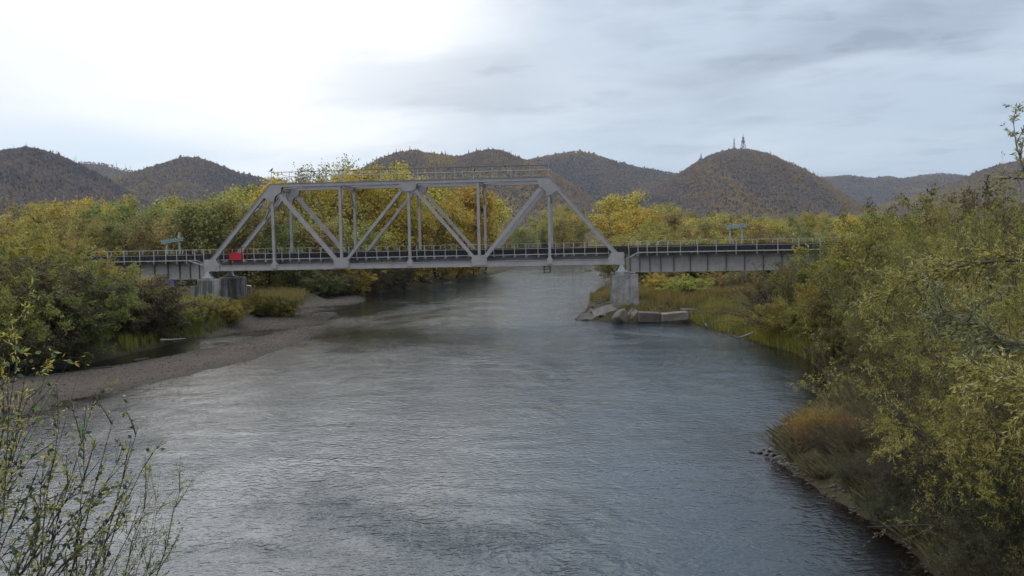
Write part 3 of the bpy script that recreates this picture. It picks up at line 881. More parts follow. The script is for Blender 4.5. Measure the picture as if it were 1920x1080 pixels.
def build_piers():
    # right pier
    o = bw(LEN + .35, TW / 2, 0); root = empty('bridge_pier', (o.x, o.y, .2), BYAW, 'plain concrete pier on the right bank among rocks', 'bridge pier')
    zb = -.9; zt = 4.42 - .2
    b = MB(); b.add(*tapered_block(-1.32, 1.32, -3.75, 3.75, zb, zt - .22, .14, .03)); b.build('pier_shaft', M_CONC, root, bevel=.04)
    MB().box(-1.34, 1.34, -3.77, 3.77, zt - .217, zt).build('pier_cap', M_CONC, root, bevel=.015)
    for y in (-TW / 2, TW / 2): MB().box(-1.0, .55, y - .6, y + .6, zt + .002, zt + .3).build('bearing_pedestal', M_CONC, root, bevel=.03)
    b = MB(); b.tube([(-1.5, -3.4, zt + .05), (-1.5, -3.4, zt + .75)], .03, 5); b.beam((-1.75, -3.5, zt + .04), (-.9, -3.5, zt + .04), .3, .05); b.tube([(-1.5, -3.4, zt + .7), (-.6, -3.4, zt + .95)], .03, 5)
    b.build('inspection_rail', M_WIRE, root)
    # left pier
    o = bw(.0, TW / 2, 0); root = empty('bridge_pier', (o.x, o.y, .9), BYAW, 'wide stained concrete pier on the left bank with dark water streaks', 'bridge pier')
    zt = 4.45 - .9
    b = MB(); b.add(*tapered_block(-1.0, 1.65, -3.6, 3.6, -1.5, zt, .06, .10)); b.build('pier_shaft', M_CONC2, root, bevel=.02)
    b = MB(); b.add(*tapered_block(-1.9, -.95, -3.45, 3.2, -1.5, zt - .55, .03, .06)); b.build('pier_wing', M_CONC2, root, bevel=.02)
    MB().box(-1.0, 1.6, -3.5, 3.5, zt + .002, zt + .18).build('pier_cap', M_CONC, root, bevel=.03)
    for y in (-TW / 2, TW / 2): MB().box(-.6, .75, y - .6, y + .6, zt + .182, zt + .29).build('bearing_pedestal', M_CONC, root, bevel=.02)
    # abutments behind the bushes
    for x, lb in ((-23.6, 'concrete abutment half hidden by bushes at the far left end'), (LEN + 28.5, 'concrete abutment half hidden by willows at the far right end')):
        o = bw(x, TW / 2, 0); root = empty('abutment', (o.x, o.y, .6), BYAW, lb, 'abutment')
        s = 1 if x > 0 else -1
        b = MB(); b.box(-.9, .9, -3, 3, -1.4, 3.9); b.build('abutment_wall', M_CONC, root, bevel=.04)
        b = MB(); b.box(min(s * .4, s * 1.2), max(s * .4, s * 1.2), -3, 3, 3.902, 5.9); b.build('back_wall', M_CONC, root, bevel=.04)
        # embankment behind carries the line on
        n = 14; vs = []; fs = []
        L = 60
        for k in range(n + 1):
            xx = s * (1.0 + k / n * L)
            for yy, zz in ((-9.5, -.9), (-2.6, 6.02), (2.6, 6.02), (9.5, -.9)):
                vs.append((xx, yy + (0 if abs(yy) < 3 else .5 * math.sin(k * 1.7)), zz))
        for k in range(n):
            for j in range(3): fs.append((k * 4 + j, k * 4 + j + 1, k * 4 + j + 5, k * 4 + j + 4))
        fs.append((0, 1, 2, 3))
        e = MB(); e.add(vs, fs)
        eo = e.build('railway_embankment', M_EMB); eo.matrix_world = root.matrix_basis.copy(); tag(eo, kind='structure')


M_EMB = mat_flat('embankment_soil', (.09, .075, .04), .95, .5, .8)
build_truss()
rib_r = [.45, 1.45, 2.5, 3.65, 5.0, 6.7, 8.5, 10.4, 12.3, 14.2, 16.1, 18.0, 19.9, 21.8, 23.7, 25.6]
rib_l = [-.5, -1.35, -2.4, -3.6, -4.95, -6.5, -8.2, -10, -11.9, -13.8, -15.7, -17.6, -19.5, -21.4]
pr = [.25, 1.2, 2.15, 3.15, 4.25, 5.55, 7.3, 9.2, 11.2, 13.3, 15.4, 17.5, 19.6, 21.7, 23.8, 25.9]
pl = [-.15, -1.15, -2.1, -3.2, -4.45, -5.8, -7.4, -9.2, -11.1, -13.0, -15, -17, -19, -21]
build_girder(LEN + .55, LEN + 27.5, 'grey plate girder span leading right from the truss', rib_r, pr, [x + .5 for x in pr[:-1]], 1)
build_girder(-22.9, -.45, 'grey plate girder span leading left from the truss', rib_l, pl, [x - .55 for x in pl[:-1]], -1)
build_track()
build_piers()


def refuge(x0, x1, y, s, label, panel, board=None):
    root = empty('fire_platform', bw(x0, y, 0), BYAW, label, 'fire platform')
    L = x1 - x0
    b = MB()
    for x in (0, L * .72, L):
        b.box(x - .035, x + .035, -.035, .035, .4, 2.25)
    b.box(0, L, -.03, .03, 2.2, 2.25); b.box(0, L, -.02, .02, 1.72, 1.76)
    for x in (0, L): b.box(x - .03, x + .03, min(0, s * .9), max(0, s * .9), 2.2, 2.25)
    b.build('frame', M_REDD, root)
    MB().box(-.05, L + .05, min(s * .05, s * .95), max(s * .05, s * .95), .9, .96).build('platform_board', M_DARK, root)
    if panel:
        p = MB(); p.box(panel[0], panel[1], -.11, -.04, panel[2], panel[3]); p.build('red_panel', M_RED, root, bevel=.03)
        b = MB(); b.beam((panel[0] - .9, 0, .55), (panel[0] - .2, 0, .85), .05, .05); b.beam((panel[1] + .1, 0, .85), (panel[1] + .5, 0, .62), .06, .05)
        b.build('bracket', M_STEEL_L, root)
    if board: MB().box(board[0], board[1], -.06, -.037, board[2], board[3]).build('pale_board', M_PALE, root, bevel=.01)


refuge(2.0, 4.1, .68, 1, 'bright red panel on a faded red frame at the left end of the truss', (.15, 1.5, .86, 1.66))
refuge(39.1, 40.9, TW - .3, -1, 'faded red frame with a pale board on the far side of the deck', None, (.1, 1.2, 1.42, 1.62))


def crow(p, label, yaw=0.0, s=1.0):
    root = empty('crow', p, yaw, label, 'bird', scale=s)
    prof = [(.0, -.16, .02), (.05, -.12, .05), (.10, -.04, .075), (.16, .05, .07), (.22, .10, .045), (.27, .115, .04), (.30, .12, .02)]
    b = MB(); b.tube([(-.10, 0, .10), (-.03, 0, .13), (.05, 0, .20), (.09, 0, .27), (.11, 0, .325), (.14, 0, .345), (.165, 0, .34)], [.035, .075, .085, .065, .048, .042, .012], 10)
    b.tube([(.15, 0, .343), (.19, 0, .338), (.225, 0, .328)], [.02, .014, .003], 6)
    b.prism([(-.08, .13), (-.26, .02), (-.25, -.02), (-.05, .07)], 'y', -.035, .035)
    for y in (-.03, .03): b.tube([(.02, y, .13), (.03, y, .0)], .012, 5)
    body = b.build('body', M_CROW, root, smooth=True)
    return root


crow(bw(PN - .05, 0, TH + 1.44), 'black crow perched on the left end of the top handrail', BYAW + .5, 1.15)
crow(bw(28.5, TW, TH + 1.42), 'black crow perched on the far top handrail near its right end', BYAW - .6, .9)


# ------------------------------------------------------------------ line poles with glass insulators
def line_pole(px, py, Y, label, tall, seed, tilt):
    """two-post line pole standing beyond the track; (px,py) is the middle of the crossarm"""
    rr = random.Random(seed); c = at(px, py, Y); g = max(0.4, hz(c.x, c.y))
    root = empty('utility_pole', (c.x, c.y, g), R(10), label, 'utility pole', 'line poles beside the railway')
    H = c.z - g
    for x, e in ((-.85, -.05), (.72, tall)):
        MB().tube([(x, 0, -.3), (x, 0, H * .5), (x, 0, H + e)], [.15, .13, .10], 8).build('pole', M_WOODG, root, smooth=True)
    for k in (0, 1):
        a = MB(); z = H - .06 - .22 * k; yy = -.16
        a.beam((-1.45, yy, z - 1.45 * tilt), (1.25, yy, z + 1.25 * tilt), .12, .12); arm = a.build('crossarm', M_TEAL, root)
        for i in range(10):
            x = -1.4 + i * .285
            MB().lathe([(.03, .06), (.03, .08), (.075, .08), (.08, .13), (.05, .16), (.03, .20)], (x, yy, z + x * tilt), 8).build('insulator', M_TEAL, arm, smooth=True)
    b = MB(); b.tube([(.72, 0, H * .42), (1.9, .2, -.1)], .07, 6); b.build('stay', M_WOODG, root)
    return c


c1 = line_pole(325, 449, 113, 'grey two post pole with teal insulators beyond the left approach', .9, 1, .15)
c2 = line_pole(1381, 422, 108, 'grey two post pole with teal insulators beyond the right approach', .1, 2, .09)
for i, (dz, dx) in enumerate(((0.0, -1.2), (0.0, .9), (-.36, -.3))):
    pts = []
    a = Vector((c1.x + dx, c1.y + .3 * i, c1.z + dz + .25)); q = Vector((c2.x + dx, c2.y + .3 * i, c2.z + dz + .25))
    for k in range(33):
        f = k / 32; p = a.lerp(q, f); p.z -= 1.5 * 4 * f * (1 - f); pts.append(p)
    o = MB().tube(pts, .012, 4).build('overhead_wire', M_WIRE)
    tag(o, ['upper left of the thin sagging line wires between the poles', 'upper right of the thin sagging line wires between the poles', 'lowest of the thin sagging line wires between the poles'][i], 'wire', 'line wires')

# blue marker post and pale slabs on the left bank
def ground_at(px, py, z=.6):
    p = gp(px, py, z)
    for _ in range(4): p = gp(px, py, hz(p.x, p.y))
    return p


def std_marker():
    p = at(323, 547, 104); z = max(.5, hz(p.x, p.y)); root = empty('marker_post', (p.x, p.y, z), 0, 'blue painted post standing under the left approach span', 'post')
    h = at(323, 524, 104).z - z
    MB().tube([(0, 0, -.3), (0, 0, h)], .17, 12).build('post', M_BLUE, root, smooth=True)
    MB().lathe([(.19, 0), (.2, .05), (.12, .12), (.02, .15)], (0, 0, h), 12).build('post_cap', M_BLUE, root, smooth=True)


std_marker()


def rock(name, p, size, seed, label, cat, rz=0., mat=None, jag=.35, flat=1.0, sub=3, group=None, col=(1, 1, 1, 1), parts=None):
    import bmesh
    rr = random.Random(seed); bm = bmesh.new(); bmesh.ops.create_icosphere(bm, subdivisions=sub, radius=1)
    cuts = [(Vector((rr.uniform(-1, 1), rr.uniform(-1, 1), rr.uniform(-.8, 1))).normalized(), rr.uniform(.45, .8)) for _ in range(11)]
    for v in bm.verts:
        for n, dd in cuts:
            t = v.co.dot(n)
            if t > dd: v.co -= n * (t - dd) * .92
        nn = vnoise(v.co.x * 2 + seed, v.co.y * 2 + v.co.z * 3) - .5
        v.co *= 1 + nn * jag * .35
        v.co.x *= size[0]; v.co.y *= size[1]; v.co.z *= size[2] * flat
    me = bpy.data.meshes.new(name); bm.to_mesh(me); bm.free()
    o = link_mesh(name, me, mat or M_ROCK); o.location = p; o.rotation_euler = (rr.uniform(-.12, .12), rr.uniform(-.12, .12), rz); o.color = col
    tag(o, label, cat, group)
    return o


def slab(name, p, L, W, H, rot, label, col=(1, 1, 1, 1), seed=0, cat='concrete block'):
    rr = random.Random(seed); b = MB()
    vs = [(x * L / 2 + rr.uniform(-.06, .06), y * W / 2 + rr.uniform(-.06, .06), z * H + rr.uniform(-.04, .04)) for z in (0, 1) for y in (-1, 1) for x in (-1, 1)]
    b.add(vs, [(0, 2, 3, 1), (4, 5, 7, 6), (0, 1, 5, 4), (2, 6, 7, 3), (0, 4, 6, 2), (1, 3, 7, 5)])
    o = b.build(name, M_ROCK, None, bevel=.06); o.location = p; o.rotation_euler = rot; o.color = col
    tag(o, label, cat); return o


def gpz(px, py, z): return gp(px, py, z)


# rocks round the foot of the right pier
rock('boulder', gpz(1148, 597, .1) + Vector((0, 1.2, .1)), (2.5, 1.6, 1.25), 3, 'largest pale flat topped rock at the water left of the pier', 'rock', .2)
rock('boulder', gpz(1097, 600, 0) + Vector((0, .5, .05)), (1.5, .9, .65), 7, 'dark pointed rock furthest left at the water edge', 'rock', -.3, col=(.75, .72, .7, 1))
rock('boulder', gpz(1124, 588, .2) + Vector((0, 1.0, .25)), (1.4, 1.0, 1.0), 9, 'rounded brown rock behind the pointed one', 'rock', .6, col=(.9, .85, .8, 1))
rock('boulder', gpz(1100, 581, 0) + Vector((0, .3, 0)), (1.0, .5, .28), 12, 'low dark rock lying in the water behind the others', 'rock', .1, col=(.6, .58, .56, 1))
rock('boulder', gpz(1170, 601, .2) + Vector((0, .9, .2)), (1.4, .9, .95), 15, 'grey brown rock leaning beside the tilted slab', 'rock', .9, col=(.8, .76, .7, 1))
rock('boulder', gpz(1142, 584, .5) + Vector((0, 2.5, .3)), (1.7, 1.2, .8), 18, 'brown rock heaped against the foot of the pier', 'rock', -.4, col=(.72, .66, .6, 1))
rock('boulder', gpz(1205, 603, .0) + Vector((0, .3, 0)), (1.0, .5, .22), 21, 'small flat pale stone at the water below the blocks', 'rock', 0)
rock('boulder', gpz(1275, 601, .0) + Vector((0, .2, 0)), (.9, .45, .25), 24, 'small flat stone at the water under the long block', 'rock', .1, col=(.85, .8, .75, 1))
slab('tilted_slab', gpz(1186, 603, .0) + Vector((0, .8, .1)), 1.9, 1.4, .5, (.25, -.75, .15), 'tilted concrete slab leaning between the rocks and the blocks', (1, .95, .88, 1), 4, 'slab')
slab('concrete_block', gpz(1219, 605, 0) + Vector((0, .6, 0)), 2.0, 1.2, .98, (.04, .03, -.08), 'squarish brown concrete block at the water right of the pier', (.66, .60, .55, 1), 5)
slab('concrete_block', gpz(1264, 603, .12) + Vector((.1, .5, .1)), 2.5, 1.1, .74, (.05, -.07, .09), 'long pale concrete block at the water in the middle of the row', (1.05, 1.0, .92, 1), 6)
slab('concrete_block', gpz(1303, 601, .1) + Vector((0, 1.1, .1)), 2.3, 1.0, .95, (0, .03, .12), 'rightmost brown concrete block half covered by grass', (.66, .64, .60, 1), 7)
for i, (px, py, sx, sy, sz, lb, v) in enumerate([(1112, 596, .8, .5, .45, 'small pale rock in front between the pointed and the largest rock', .95), (1130, 600, .7, .5, .3, 'flat wet rock at the water under the largest rock', .7), (1160, 590, 1.1, .8, .7, 'brown rock wedged between the largest rock and the pier', .75),
        (1176, 593, .9, .6, .6, 'rough rock in front of the right pier corner', .85), (1196, 592, 1.0, .7, .55, 'grey rock above the tilted slab', .8), (1106, 589, .7, .6, .5, 'angular brown rock on top of the left end of the pile', .85), (1210, 590, .8, .6, .4, 'low rock half sunk in dry grass behind the square block', .7), (1240, 597, .5, .4, .3, 'small stone in the gap between the two blocks', .9)]):
    q = gpz(px, py, .15 if py < 595 else 0); rock('boulder', Vector((q.x, q.y + .3, max(.05, hz(q.x, q.y)) + sz * .25)), (sx, sy, sz), 60 + i * 3, lb, 'rock', i * .7, col=(v, v * .96, v * .9, 1))
# rusty frame of bars beside the pier
p = gpz(1130, 580, .9) + Vector((0, 2.0, 0)); root = empty('rusty_grating', p, .2, 'small rusty grating of bars beside the pier foot', 'grating')
b = MB()
for k in range(5): b.beam((-.55, .1 * k, .15 + k * .2), (.6, .1 * k, .2 + k * .2), .09, .06)
b.build('bar', M_WOODG, root)
b = MB(); b.beam((-.45, 0, 0), (-.45, .45, 1.1), .07, .07); b.beam((.5, 0, 0), (.5, .45, 1.1), .07, .07); b.build('frame', M_RAIL, root)
# left bank debris
slab('concrete_slab', ground_at(497, 592) + Vector((0, 0, .02)), 2.6, .8, .14, (.02, .05, .35), 'pale flat slab lying on the shore right of the left pier', (1.5, 1.5, 1.5, 1), 8, 'slab')
slab('concrete_chunk', at(463, 546, 103) + Vector((0, 0, -.3)), .9, .6, 1.0, (.1, .1, .4), 'white broken chunk standing behind the left pier', (2.0, 2.0, 2.0, 1), 9, 'concrete chunk')


def driftwood(pts, r, label, col=M_WOODG, extra=()):
    P = [Vector(q) for q in pts]; root = empty('driftwood', P[0], 0, label, 'driftwood')
    b = MB(); n = len(P); b.tube([q - P[0] for q in P], [r * (1 - .6 * i / (n - 1)) for i in range(n)], 7); b.build('stem', col, root, smooth=True)
    for e in extra:
        b = MB(); E_ = [Vector(q) for q in e]; b.tube([q - P[0] for q in E_], [r * .5 * (1 - .7 * i / (len(E_) - 1)) for i in range(len(E_))], 6); b.build('branch', col, root, smooth=True)


def wp(px, py, z): return gp(px, py, z)


driftwood([wp(1322, 606, .9), wp(1326, 613, .6), wp(1334, 619, .3), wp(1345, 625, .05), wp(1353, 626, -.05)], .05, 'bleached forked branch sticking up from the water by the green grass', extra=([wp(1326, 613, .6), wp(1318, 611, .75), wp(1314, 607, .95)], [wp(1330, 616, .45), wp(1325, 604, 1.0)]))
driftwood([wp(1413, 624, .55), wp(1402, 628, .4), wp(1390, 632, .2), wp(1382, 633, .02)], .11, 'thick pale log end leaning on the bank right of the forked branch', extra=([wp(1385, 633, .05), wp(1373, 629, .15), wp(1367, 625, .4)],))
driftwood([ground_at(250, 679) + Vector((0, 0, .08)), ground_at(262, 677) + Vector((0, 0, .1)), ground_at(278, 673) + Vector((0, 0, .06))], .10, 'short dark log lying on the gravel bar', M_TWIG)
driftwood([ground_at(302, 640) + Vector((0, 0, .1)), ground_at(320, 640) + Vector((0, 0, .12)), ground_at(348, 637) + Vector((0, 0, .1))], .09, 'grey stick on the mud edge of the back channel', M_WOODG)
driftwood([ground_at(210, 689) + Vector((0, 0, .05)), ground_at(180, 692) + Vector((0, 0, .08)), ground_at(160, 694) + Vector((0, 0, .04))], .06, 'thin dark stick lying at the left end of the gravel bar', M_TWIG)

# masts on the cone shaped hill, and the small white hut
def lattice(px, pyt, pyb, D, wpx, label, plats):
    t = at(px, pyt, D); f = at(px, pyb + 3, D); H = t.z - f.z; w = wpx / FPX * D / 2
    root = empty('lattice_mast', f, .3, label, 'mast')
    b = MB()
    def hw(z): return w * (1 - .78 * min(1, z / (H * .72)))
    for sx in (-1, 1):
        for sy in (-1, 1):
            b.beam((sx * w, sy * w, 0), (sx * hw(H * .72), sy * hw(H * .72), H * .72), .42, .42, (1, 0, 0))
    n = 7
    for k in range(n):
        z0, z1 = k / n * H * .72, (k + 1) / n * H * .72
        for sx in (-1, 1):
            s = sx if k % 2 else -sx
            b.beam((-s * hw(z0), sx * hw(z0), z0), (s * hw(z1), sx * hw(z1), z1), .28, .28, (0, 1, 0))
            b.beam((sx * hw(z0), -s * hw(z0), z0), (sx * hw(z1), s * hw(z1), z1), .28, .28, (1, 0, 0))
    b.build('tower_frame', M_MAST, root)
    MB().tube([(0, 0, H * .7), (0, 0, H)], [.45, .2], 6).build('antenna', M_MAST, root)
    for z, ww in plats: MB().box(-ww, ww, -ww, ww, H * z - .3, H * z + .5).build('platform', M_MAST, root)


M_MAST = mat_flat('dark_mast_steel', (.06, .06, .07), .6, .2)
lattice(1393.5, 250, 279, 1290, 8, 'dark lattice mast on the hilltop with two platforms', ((.50, 2.2), (.74, 1.4)))
M_MAST = mat_flat('pale_mast_steel', (.42, .47, .52), .6, .1)
lattice(1376.5, 256, 281, 1290, 4, 'pale slim mast on the hilltop left of the dark one', ((.8, 1.2),))
lattice(1314.5, 285, 298, 1290, 3.5, 'small pale mast on the left shoulder of the tower hill', ())
lattice(1445, 282, 291, 1290, 2.5, 'tiny pale mast on the right shoulder of the tower hill', ())
p = at(1376, 281, 1285); root = empty('hilltop_hut', p, .1, 'tiny white hut beside the pale mast on the hilltop', 'hut')
MB().box(-4, 4, -3, 3, -4, 1.6).build('wall', M_PALE, root)
MB().prism([(-4.6, 1.6), (4.6, 1.6), (0, 3.0)], 'y', -3.4, 3.4).build('roof', M_PALE, root)

# ================================================================== VEGETATION
def leaves_np(base, dirs, L, W, rs, tint, fold=True):
    """diamond shaped leaves: base (n,3), dirs (n,3) unit, L,W (n,)"""
    n = len(base)
    r = rs.normal(size=(n, 3)); side = np.cross(dirs, r); side /= (np.linalg.norm(side, axis=1, keepdims=True) + 1e-9)
    mid = base + dirs * (L * .45)[:, None]
    V = np.stack([base, mid + side * (W * .5)[:, None], base + dirs * L[:, None], mid - side * (W * .5)[:, None]], 1).reshape(-1, 3)
    F = np.arange(4 * n).reshape(-1, 4); T = np.repeat(tint, 4)
    return V, F, T


def unit(v): return v / (np.linalg.norm(v, axis=-1, keepdims=True) + 1e-9)


def stem_path(rs, p, d, L, n, bend, droop):
    """wandering path; droop<0 curves upward"""
    P = [p]; step = L / n; d = unit(d); w = rs.normal(size=3) * bend
    for i in range(n):
        d = unit(d + w * .5 / n + rs.normal(size=3) * bend * .35 + np.array([0, 0, -droop / n]))
        P.append(P[-1] + d * step)
    return P


def along(P, f):
    x = f * (len(P) - 1); i = min(int(x), len(P) - 2); t = x - i
    return P[i] * (1 - t) + P[i + 1] * t, unit(P[i + 1] - P[i])


def crown_mesh(name, pts, dirs, rs, per, rad, L, W, droop=.3, ctint=None, along_dir=.4):
    """leaves scattered round twig points"""
    n = len(pts); pts = np.repeat(np.array(pts), per, 0); dirs = np.repeat(np.array(dirs), per, 0)
    q = pts + rs.normal(size=pts.shape) * rad * np.array([1, 1, .8])
    d = unit(dirs * along_dir + rs.normal(size=q.shape) * .7 + np.array([0, 0, -droop]))
    ct = np.repeat(ctint if ctint is not None else rs.rand(n), per)
    tint = np.clip(.5 * ct + .5 * rs.rand(len(q)), 0, 1)
    LL = L * rs.uniform(.6, 1.3, len(q)); WW = W * rs.uniform(.7, 1.3, len(q))
    return np_mesh(name, *[leaves_np(q, d, LL, WW, rs, tint)[i] for i in (0, 1, 2)])


def make_tree(seed, H, R_, trunks, leaf, per, nb=11, first=.22, up=.55, rad=.5, lean=.12):
    """tall riverside tree at the origin: limbs sweep up and out; returns (wood MB, crown mesh)"""
    rs = np.random.RandomState(seed); wood = MB(); pts = []; dirs = []; ct = []
    for t in range(trunks):
        a = rs.rand() * 2 * PI; off = 0 if trunks == 1 else .25
        P = stem_path(rs, np.array([off * math.cos(a), off * math.sin(a), -.3]), np.array([math.cos(a) * lean * (trunks > 1) * 2.2, math.sin(a) * lean * (trunks > 1) * 2.2, 1.0]), H * rs.uniform(.85, 1.0), 9, .10, 0)
        r0 = H * .011 * (1.2 if trunks == 1 else .85)
        wood.tube(P, [r0 * (1 - .88 * k / 9) for k in range(10)], 6)
        for b in range(nb):
            f = first + (.97 - first) * (b + rs.rand()) / nb
            p, d = along(P, f); a2 = rs.rand() * 2 * PI
            out = np.array([math.cos(a2), math.sin(a2), up + .5 * f])
            env = R_ * (math.sin(PI * min(1, (f - first * .6) / (1.12 - first * .6))) ** .7) * rs.uniform(.65, 1.15)
            Q = stem_path(rs, p, out, max(.6, env * 1.15), 5, .16, -.15)
            wood.tube(Q, [r0 * .42 * (1 - f * .5) * (1 - .85 * k / 5) for k in range(6)], 4)
            m = 7
            for k in range(m):
                g = .30 + .7 * (k + rs.rand()) / m
                q, dq = along(Q, g); o2 = unit(dq * .7 + rs.normal(size=3) * .65 + np.array([0, 0, .25]))
                T_ = stem_path(rs, q, o2, env * rs.uniform(.22, .42) + .2, 3, .2, .1)
                wood.tube(T_, [r0 * .12, r0 * .08, r0 * .05, r0 * .02], 3)
                c_ = rs.rand()
                for s in (1, 2, 3): pts.append(T_[s]); dirs.append(unit(T_[s] - T_[s - 1])); ct.append(c_)
    me = crown_mesh('crown', pts, dirs, rs, per, rad, leaf[0], leaf[1], .25, np.array(ct))
    return wood, me


def make_shrub(seed, H, R_, nst, leaf, per, rad=.12, bare=0.0, arch=.5, tw=6, sub=7, thick=.018):
    """willow shrub: many thin stems fanning from the ground, twigs lined with narrow leaves"""
    rs = np.random.RandomState(seed); wood = MB(); pts = []; dirs = []; ct = []
    for s in range(nst):
        a = rs.rand() * 2 * PI; rr = rs.rand() ** .6
        ca, sa = math.cos(a), math.sin(a)
        L = H * rs.uniform(.75, 1.08) * (1 - .15 * rr)
        P = stem_path(rs, np.array([ca * rr * .35, sa * rr * .35, -.25]), np.array([ca * rr * R_ / H * 1.25, sa * rr * R_ / H * 1.25, 1.0]), L * math.hypot(1, rr * R_ / H * .8), 8, .12, arch * rr)
        r0 = thick * H / 5 * rs.uniform(.7, 1.3)
        wood.tube(P, [r0 * (1 - .85 * k / 8) for k in range(9)], 5)
        for b in range(tw):
            f = .2 + .78 * (b + rs.rand()) / tw
            p, d = along(P, f); o = unit(d * .9 + rs.normal(size=3) * .6)
            Q = stem_path(rs, p, o, H * rs.uniform(.16, .30) * (1.15 - f * .4), 4, .18, .25)
            wood.tube(Q, [r0 * .38 * (1 - .8 * k / 4) for k in range(5)], 3)
            c_ = rs.rand()
            if rs.rand() < bare: continue
            for k in range(sub):
                g = .15 + .85 * (k + rs.rand()) / sub
                q, dq = along(Q, g); o2 = unit(dq + rs.normal(size=3) * .7)
                l2 = H * rs.uniform(.03, .08)
                if k % 2 == 0: wood.tube([q, q + o2 * l2], [r0 * .1, r0 * .04], 3, cap=False)
                for w in (.35, .9): pts.append(q + o2 * l2 * w); dirs.append(o2); ct.append(c_)
    me = crown_mesh('foliage', pts, dirs, rs, per, rad, leaf[0], leaf[1], .3, np.array(ct), .9)
    return wood, me


L_YEL = mat_leaf('autumn_yellow_leaf', (.36, .24, .04), (.10, .085, .02))
L_OLV = mat_leaf('olive_willow_leaf', (.24, .16, .035), (.045, .048, .018))
L_NEAR = mat_leaf('narrow_willow_leaf', (.34, .30, .20), (.04, .045, .015), .3)


def proto(kind, wm, wood_mat, leaf_mat, wname, cname, loc0=(0, 0, -500)):
    w, me = wm
    r = empty(kind, loc0)
    w.build(wname, wood_mat, r); link_mesh(cname, me, leaf_mat, r)
    return r


# prototypes: [object, height]
TREES = [[proto('willow_tree', make_tree(11 + i, H, Rr, tk, (.36, .26), 13, nb, fi, up, rd), M_BARK, L_YEL, 'trunk', 'crown'), H, False] for i, (H, Rr, tk, nb, fi, up, rd) in enumerate([
    (16, 5.0, 1, 15, .16, .55, .50), (14, 4.6, 3, 10, .14, .6, .50), (12, 4.6, 4, 8, .10, .7, .5), (17, 3.8, 2, 13, .2, .8, .45), (11, 4.4, 5, 7, .08, .7, .45), (15, 5.4, 4, 10, .12, .45, .55)])]
TREES += [[proto('willow_tree', make_tree(31 + i, H, Rr, tk, (.30, .20), 5, nb, fi, up, .38), M_BARK, L_YEL, 'trunk', 'crown'), H, False] for i, (H, Rr, tk, nb, fi, up) in enumerate([(16, 4.2, 2, 13, .2, .9), (14, 4.4, 4, 9, .15, .8)])]
SHRUBS = [[proto('willow_shrub', make_shrub(51 + i, H, Rr, ns, lf, per, rd, br, ar), M_TWIG, L_OLV, 'stems', 'foliage'), H, False] for i, (H, Rr, ns, lf, per, rd, br, ar) in enumerate([
    (7, 4.0, 42, (.20, .075), 10, .10, .0, .45), (6, 3.6, 38, (.19, .07), 11, .10, .05, .6), (4, 2.8, 40, (.15, .055), 9, .08, .1, .5)])]
NEARS = [[proto('willow_shrub', make_shrub(81 + i, H, Rr, ns, lf, per, rd, br, ar, tw, sb), M_TWIG, L_NEAR, 'stems', 'foliage'), H, False] for i, (H, Rr, ns, lf, per, rd, br, ar, tw, sb) in enumerate([
    (8, 4.5, 50, (.12, .023), 10, .045, .1, .6, 9, 9), (7, 4.0, 46, (.11, .022), 10, .045, .2, .8, 9, 9)])]


BARE = [[proto('bare_bush', make_shrub(97, 6, 5.5, 75, (.13, .05), 3, .08, .72, 1.1, 7, 4, .024), M_TWIG, L_OLV, 'stems', 'foliage'), 6, False]]


def plant(lib, k, x, y, H, col, label, group, cat, rz=None, z=None, wide=1.0, rr=random.Random(3)):
    P = lib[k]
    if not P[2]: o = P[0]; P[2] = True
    else: o = copy_tree(P[0])
    s = H / P[1]
    o.location = (x, y, (hz(x, y) if z is None else z)); o.rotation_euler = (0, 0, rr.uniform(0, 6.28) if rz is None else rz)
    o.scale = (s * wide, s * wide, s)
    j = 1 + rr.uniform(-.2, .2); q = 1 + rr.uniform(-.16, .16)
    for c in o.children:
        if c.name.startswith(('crown', 'foliage')): c.color = (min(1, col[0] * j * q), min(1, col[1] * j), col[2] * j, 1)
    tag(o, label, cat, group)
    if not group and 'group' in o: del o['group']
    return o


YEL = (.49, .38, .06); GOLD = (.47, .33, .05); OLIVE = (.29, .275, .075); YG = (.41, .345, .07); GRN = (.26, .235, .06); BRN = (.27, .205, .07)
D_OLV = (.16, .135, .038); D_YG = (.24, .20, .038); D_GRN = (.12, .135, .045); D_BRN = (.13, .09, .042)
rv = random.Random(77)


def treeline(rows, label, group, cat='tree', lib=TREES, ks=(0, 1, 2, 3, 4, 5, 6, 7)):
    """rows: (px of trunk, px row of the tree top, distance, colour, kind or None, wide)"""
    for (px, pyt, Y, col, k, wd) in rows:
        c = at(px, pyt, Y); z = hz(c.x, c.y)
        if sdist(np.array([c.x]), np.array([c.y]), RIVER)[0] < 1.2: continue
        plant(lib, k if k is not None else rv.choice(ks), c.x, c.y, max(2.5, c.z - z), col, label, group, cat, wide=wd, z=z - .1)


def interp(prof, x):
    for (a, b), (c, d) in zip(prof[:-1], prof[1:]):
        if a <= x <= c: return b + (d - b) * (x - a) / (c - a)
    return prof[0][1] if x < prof[0][0] else prof[-1][1]


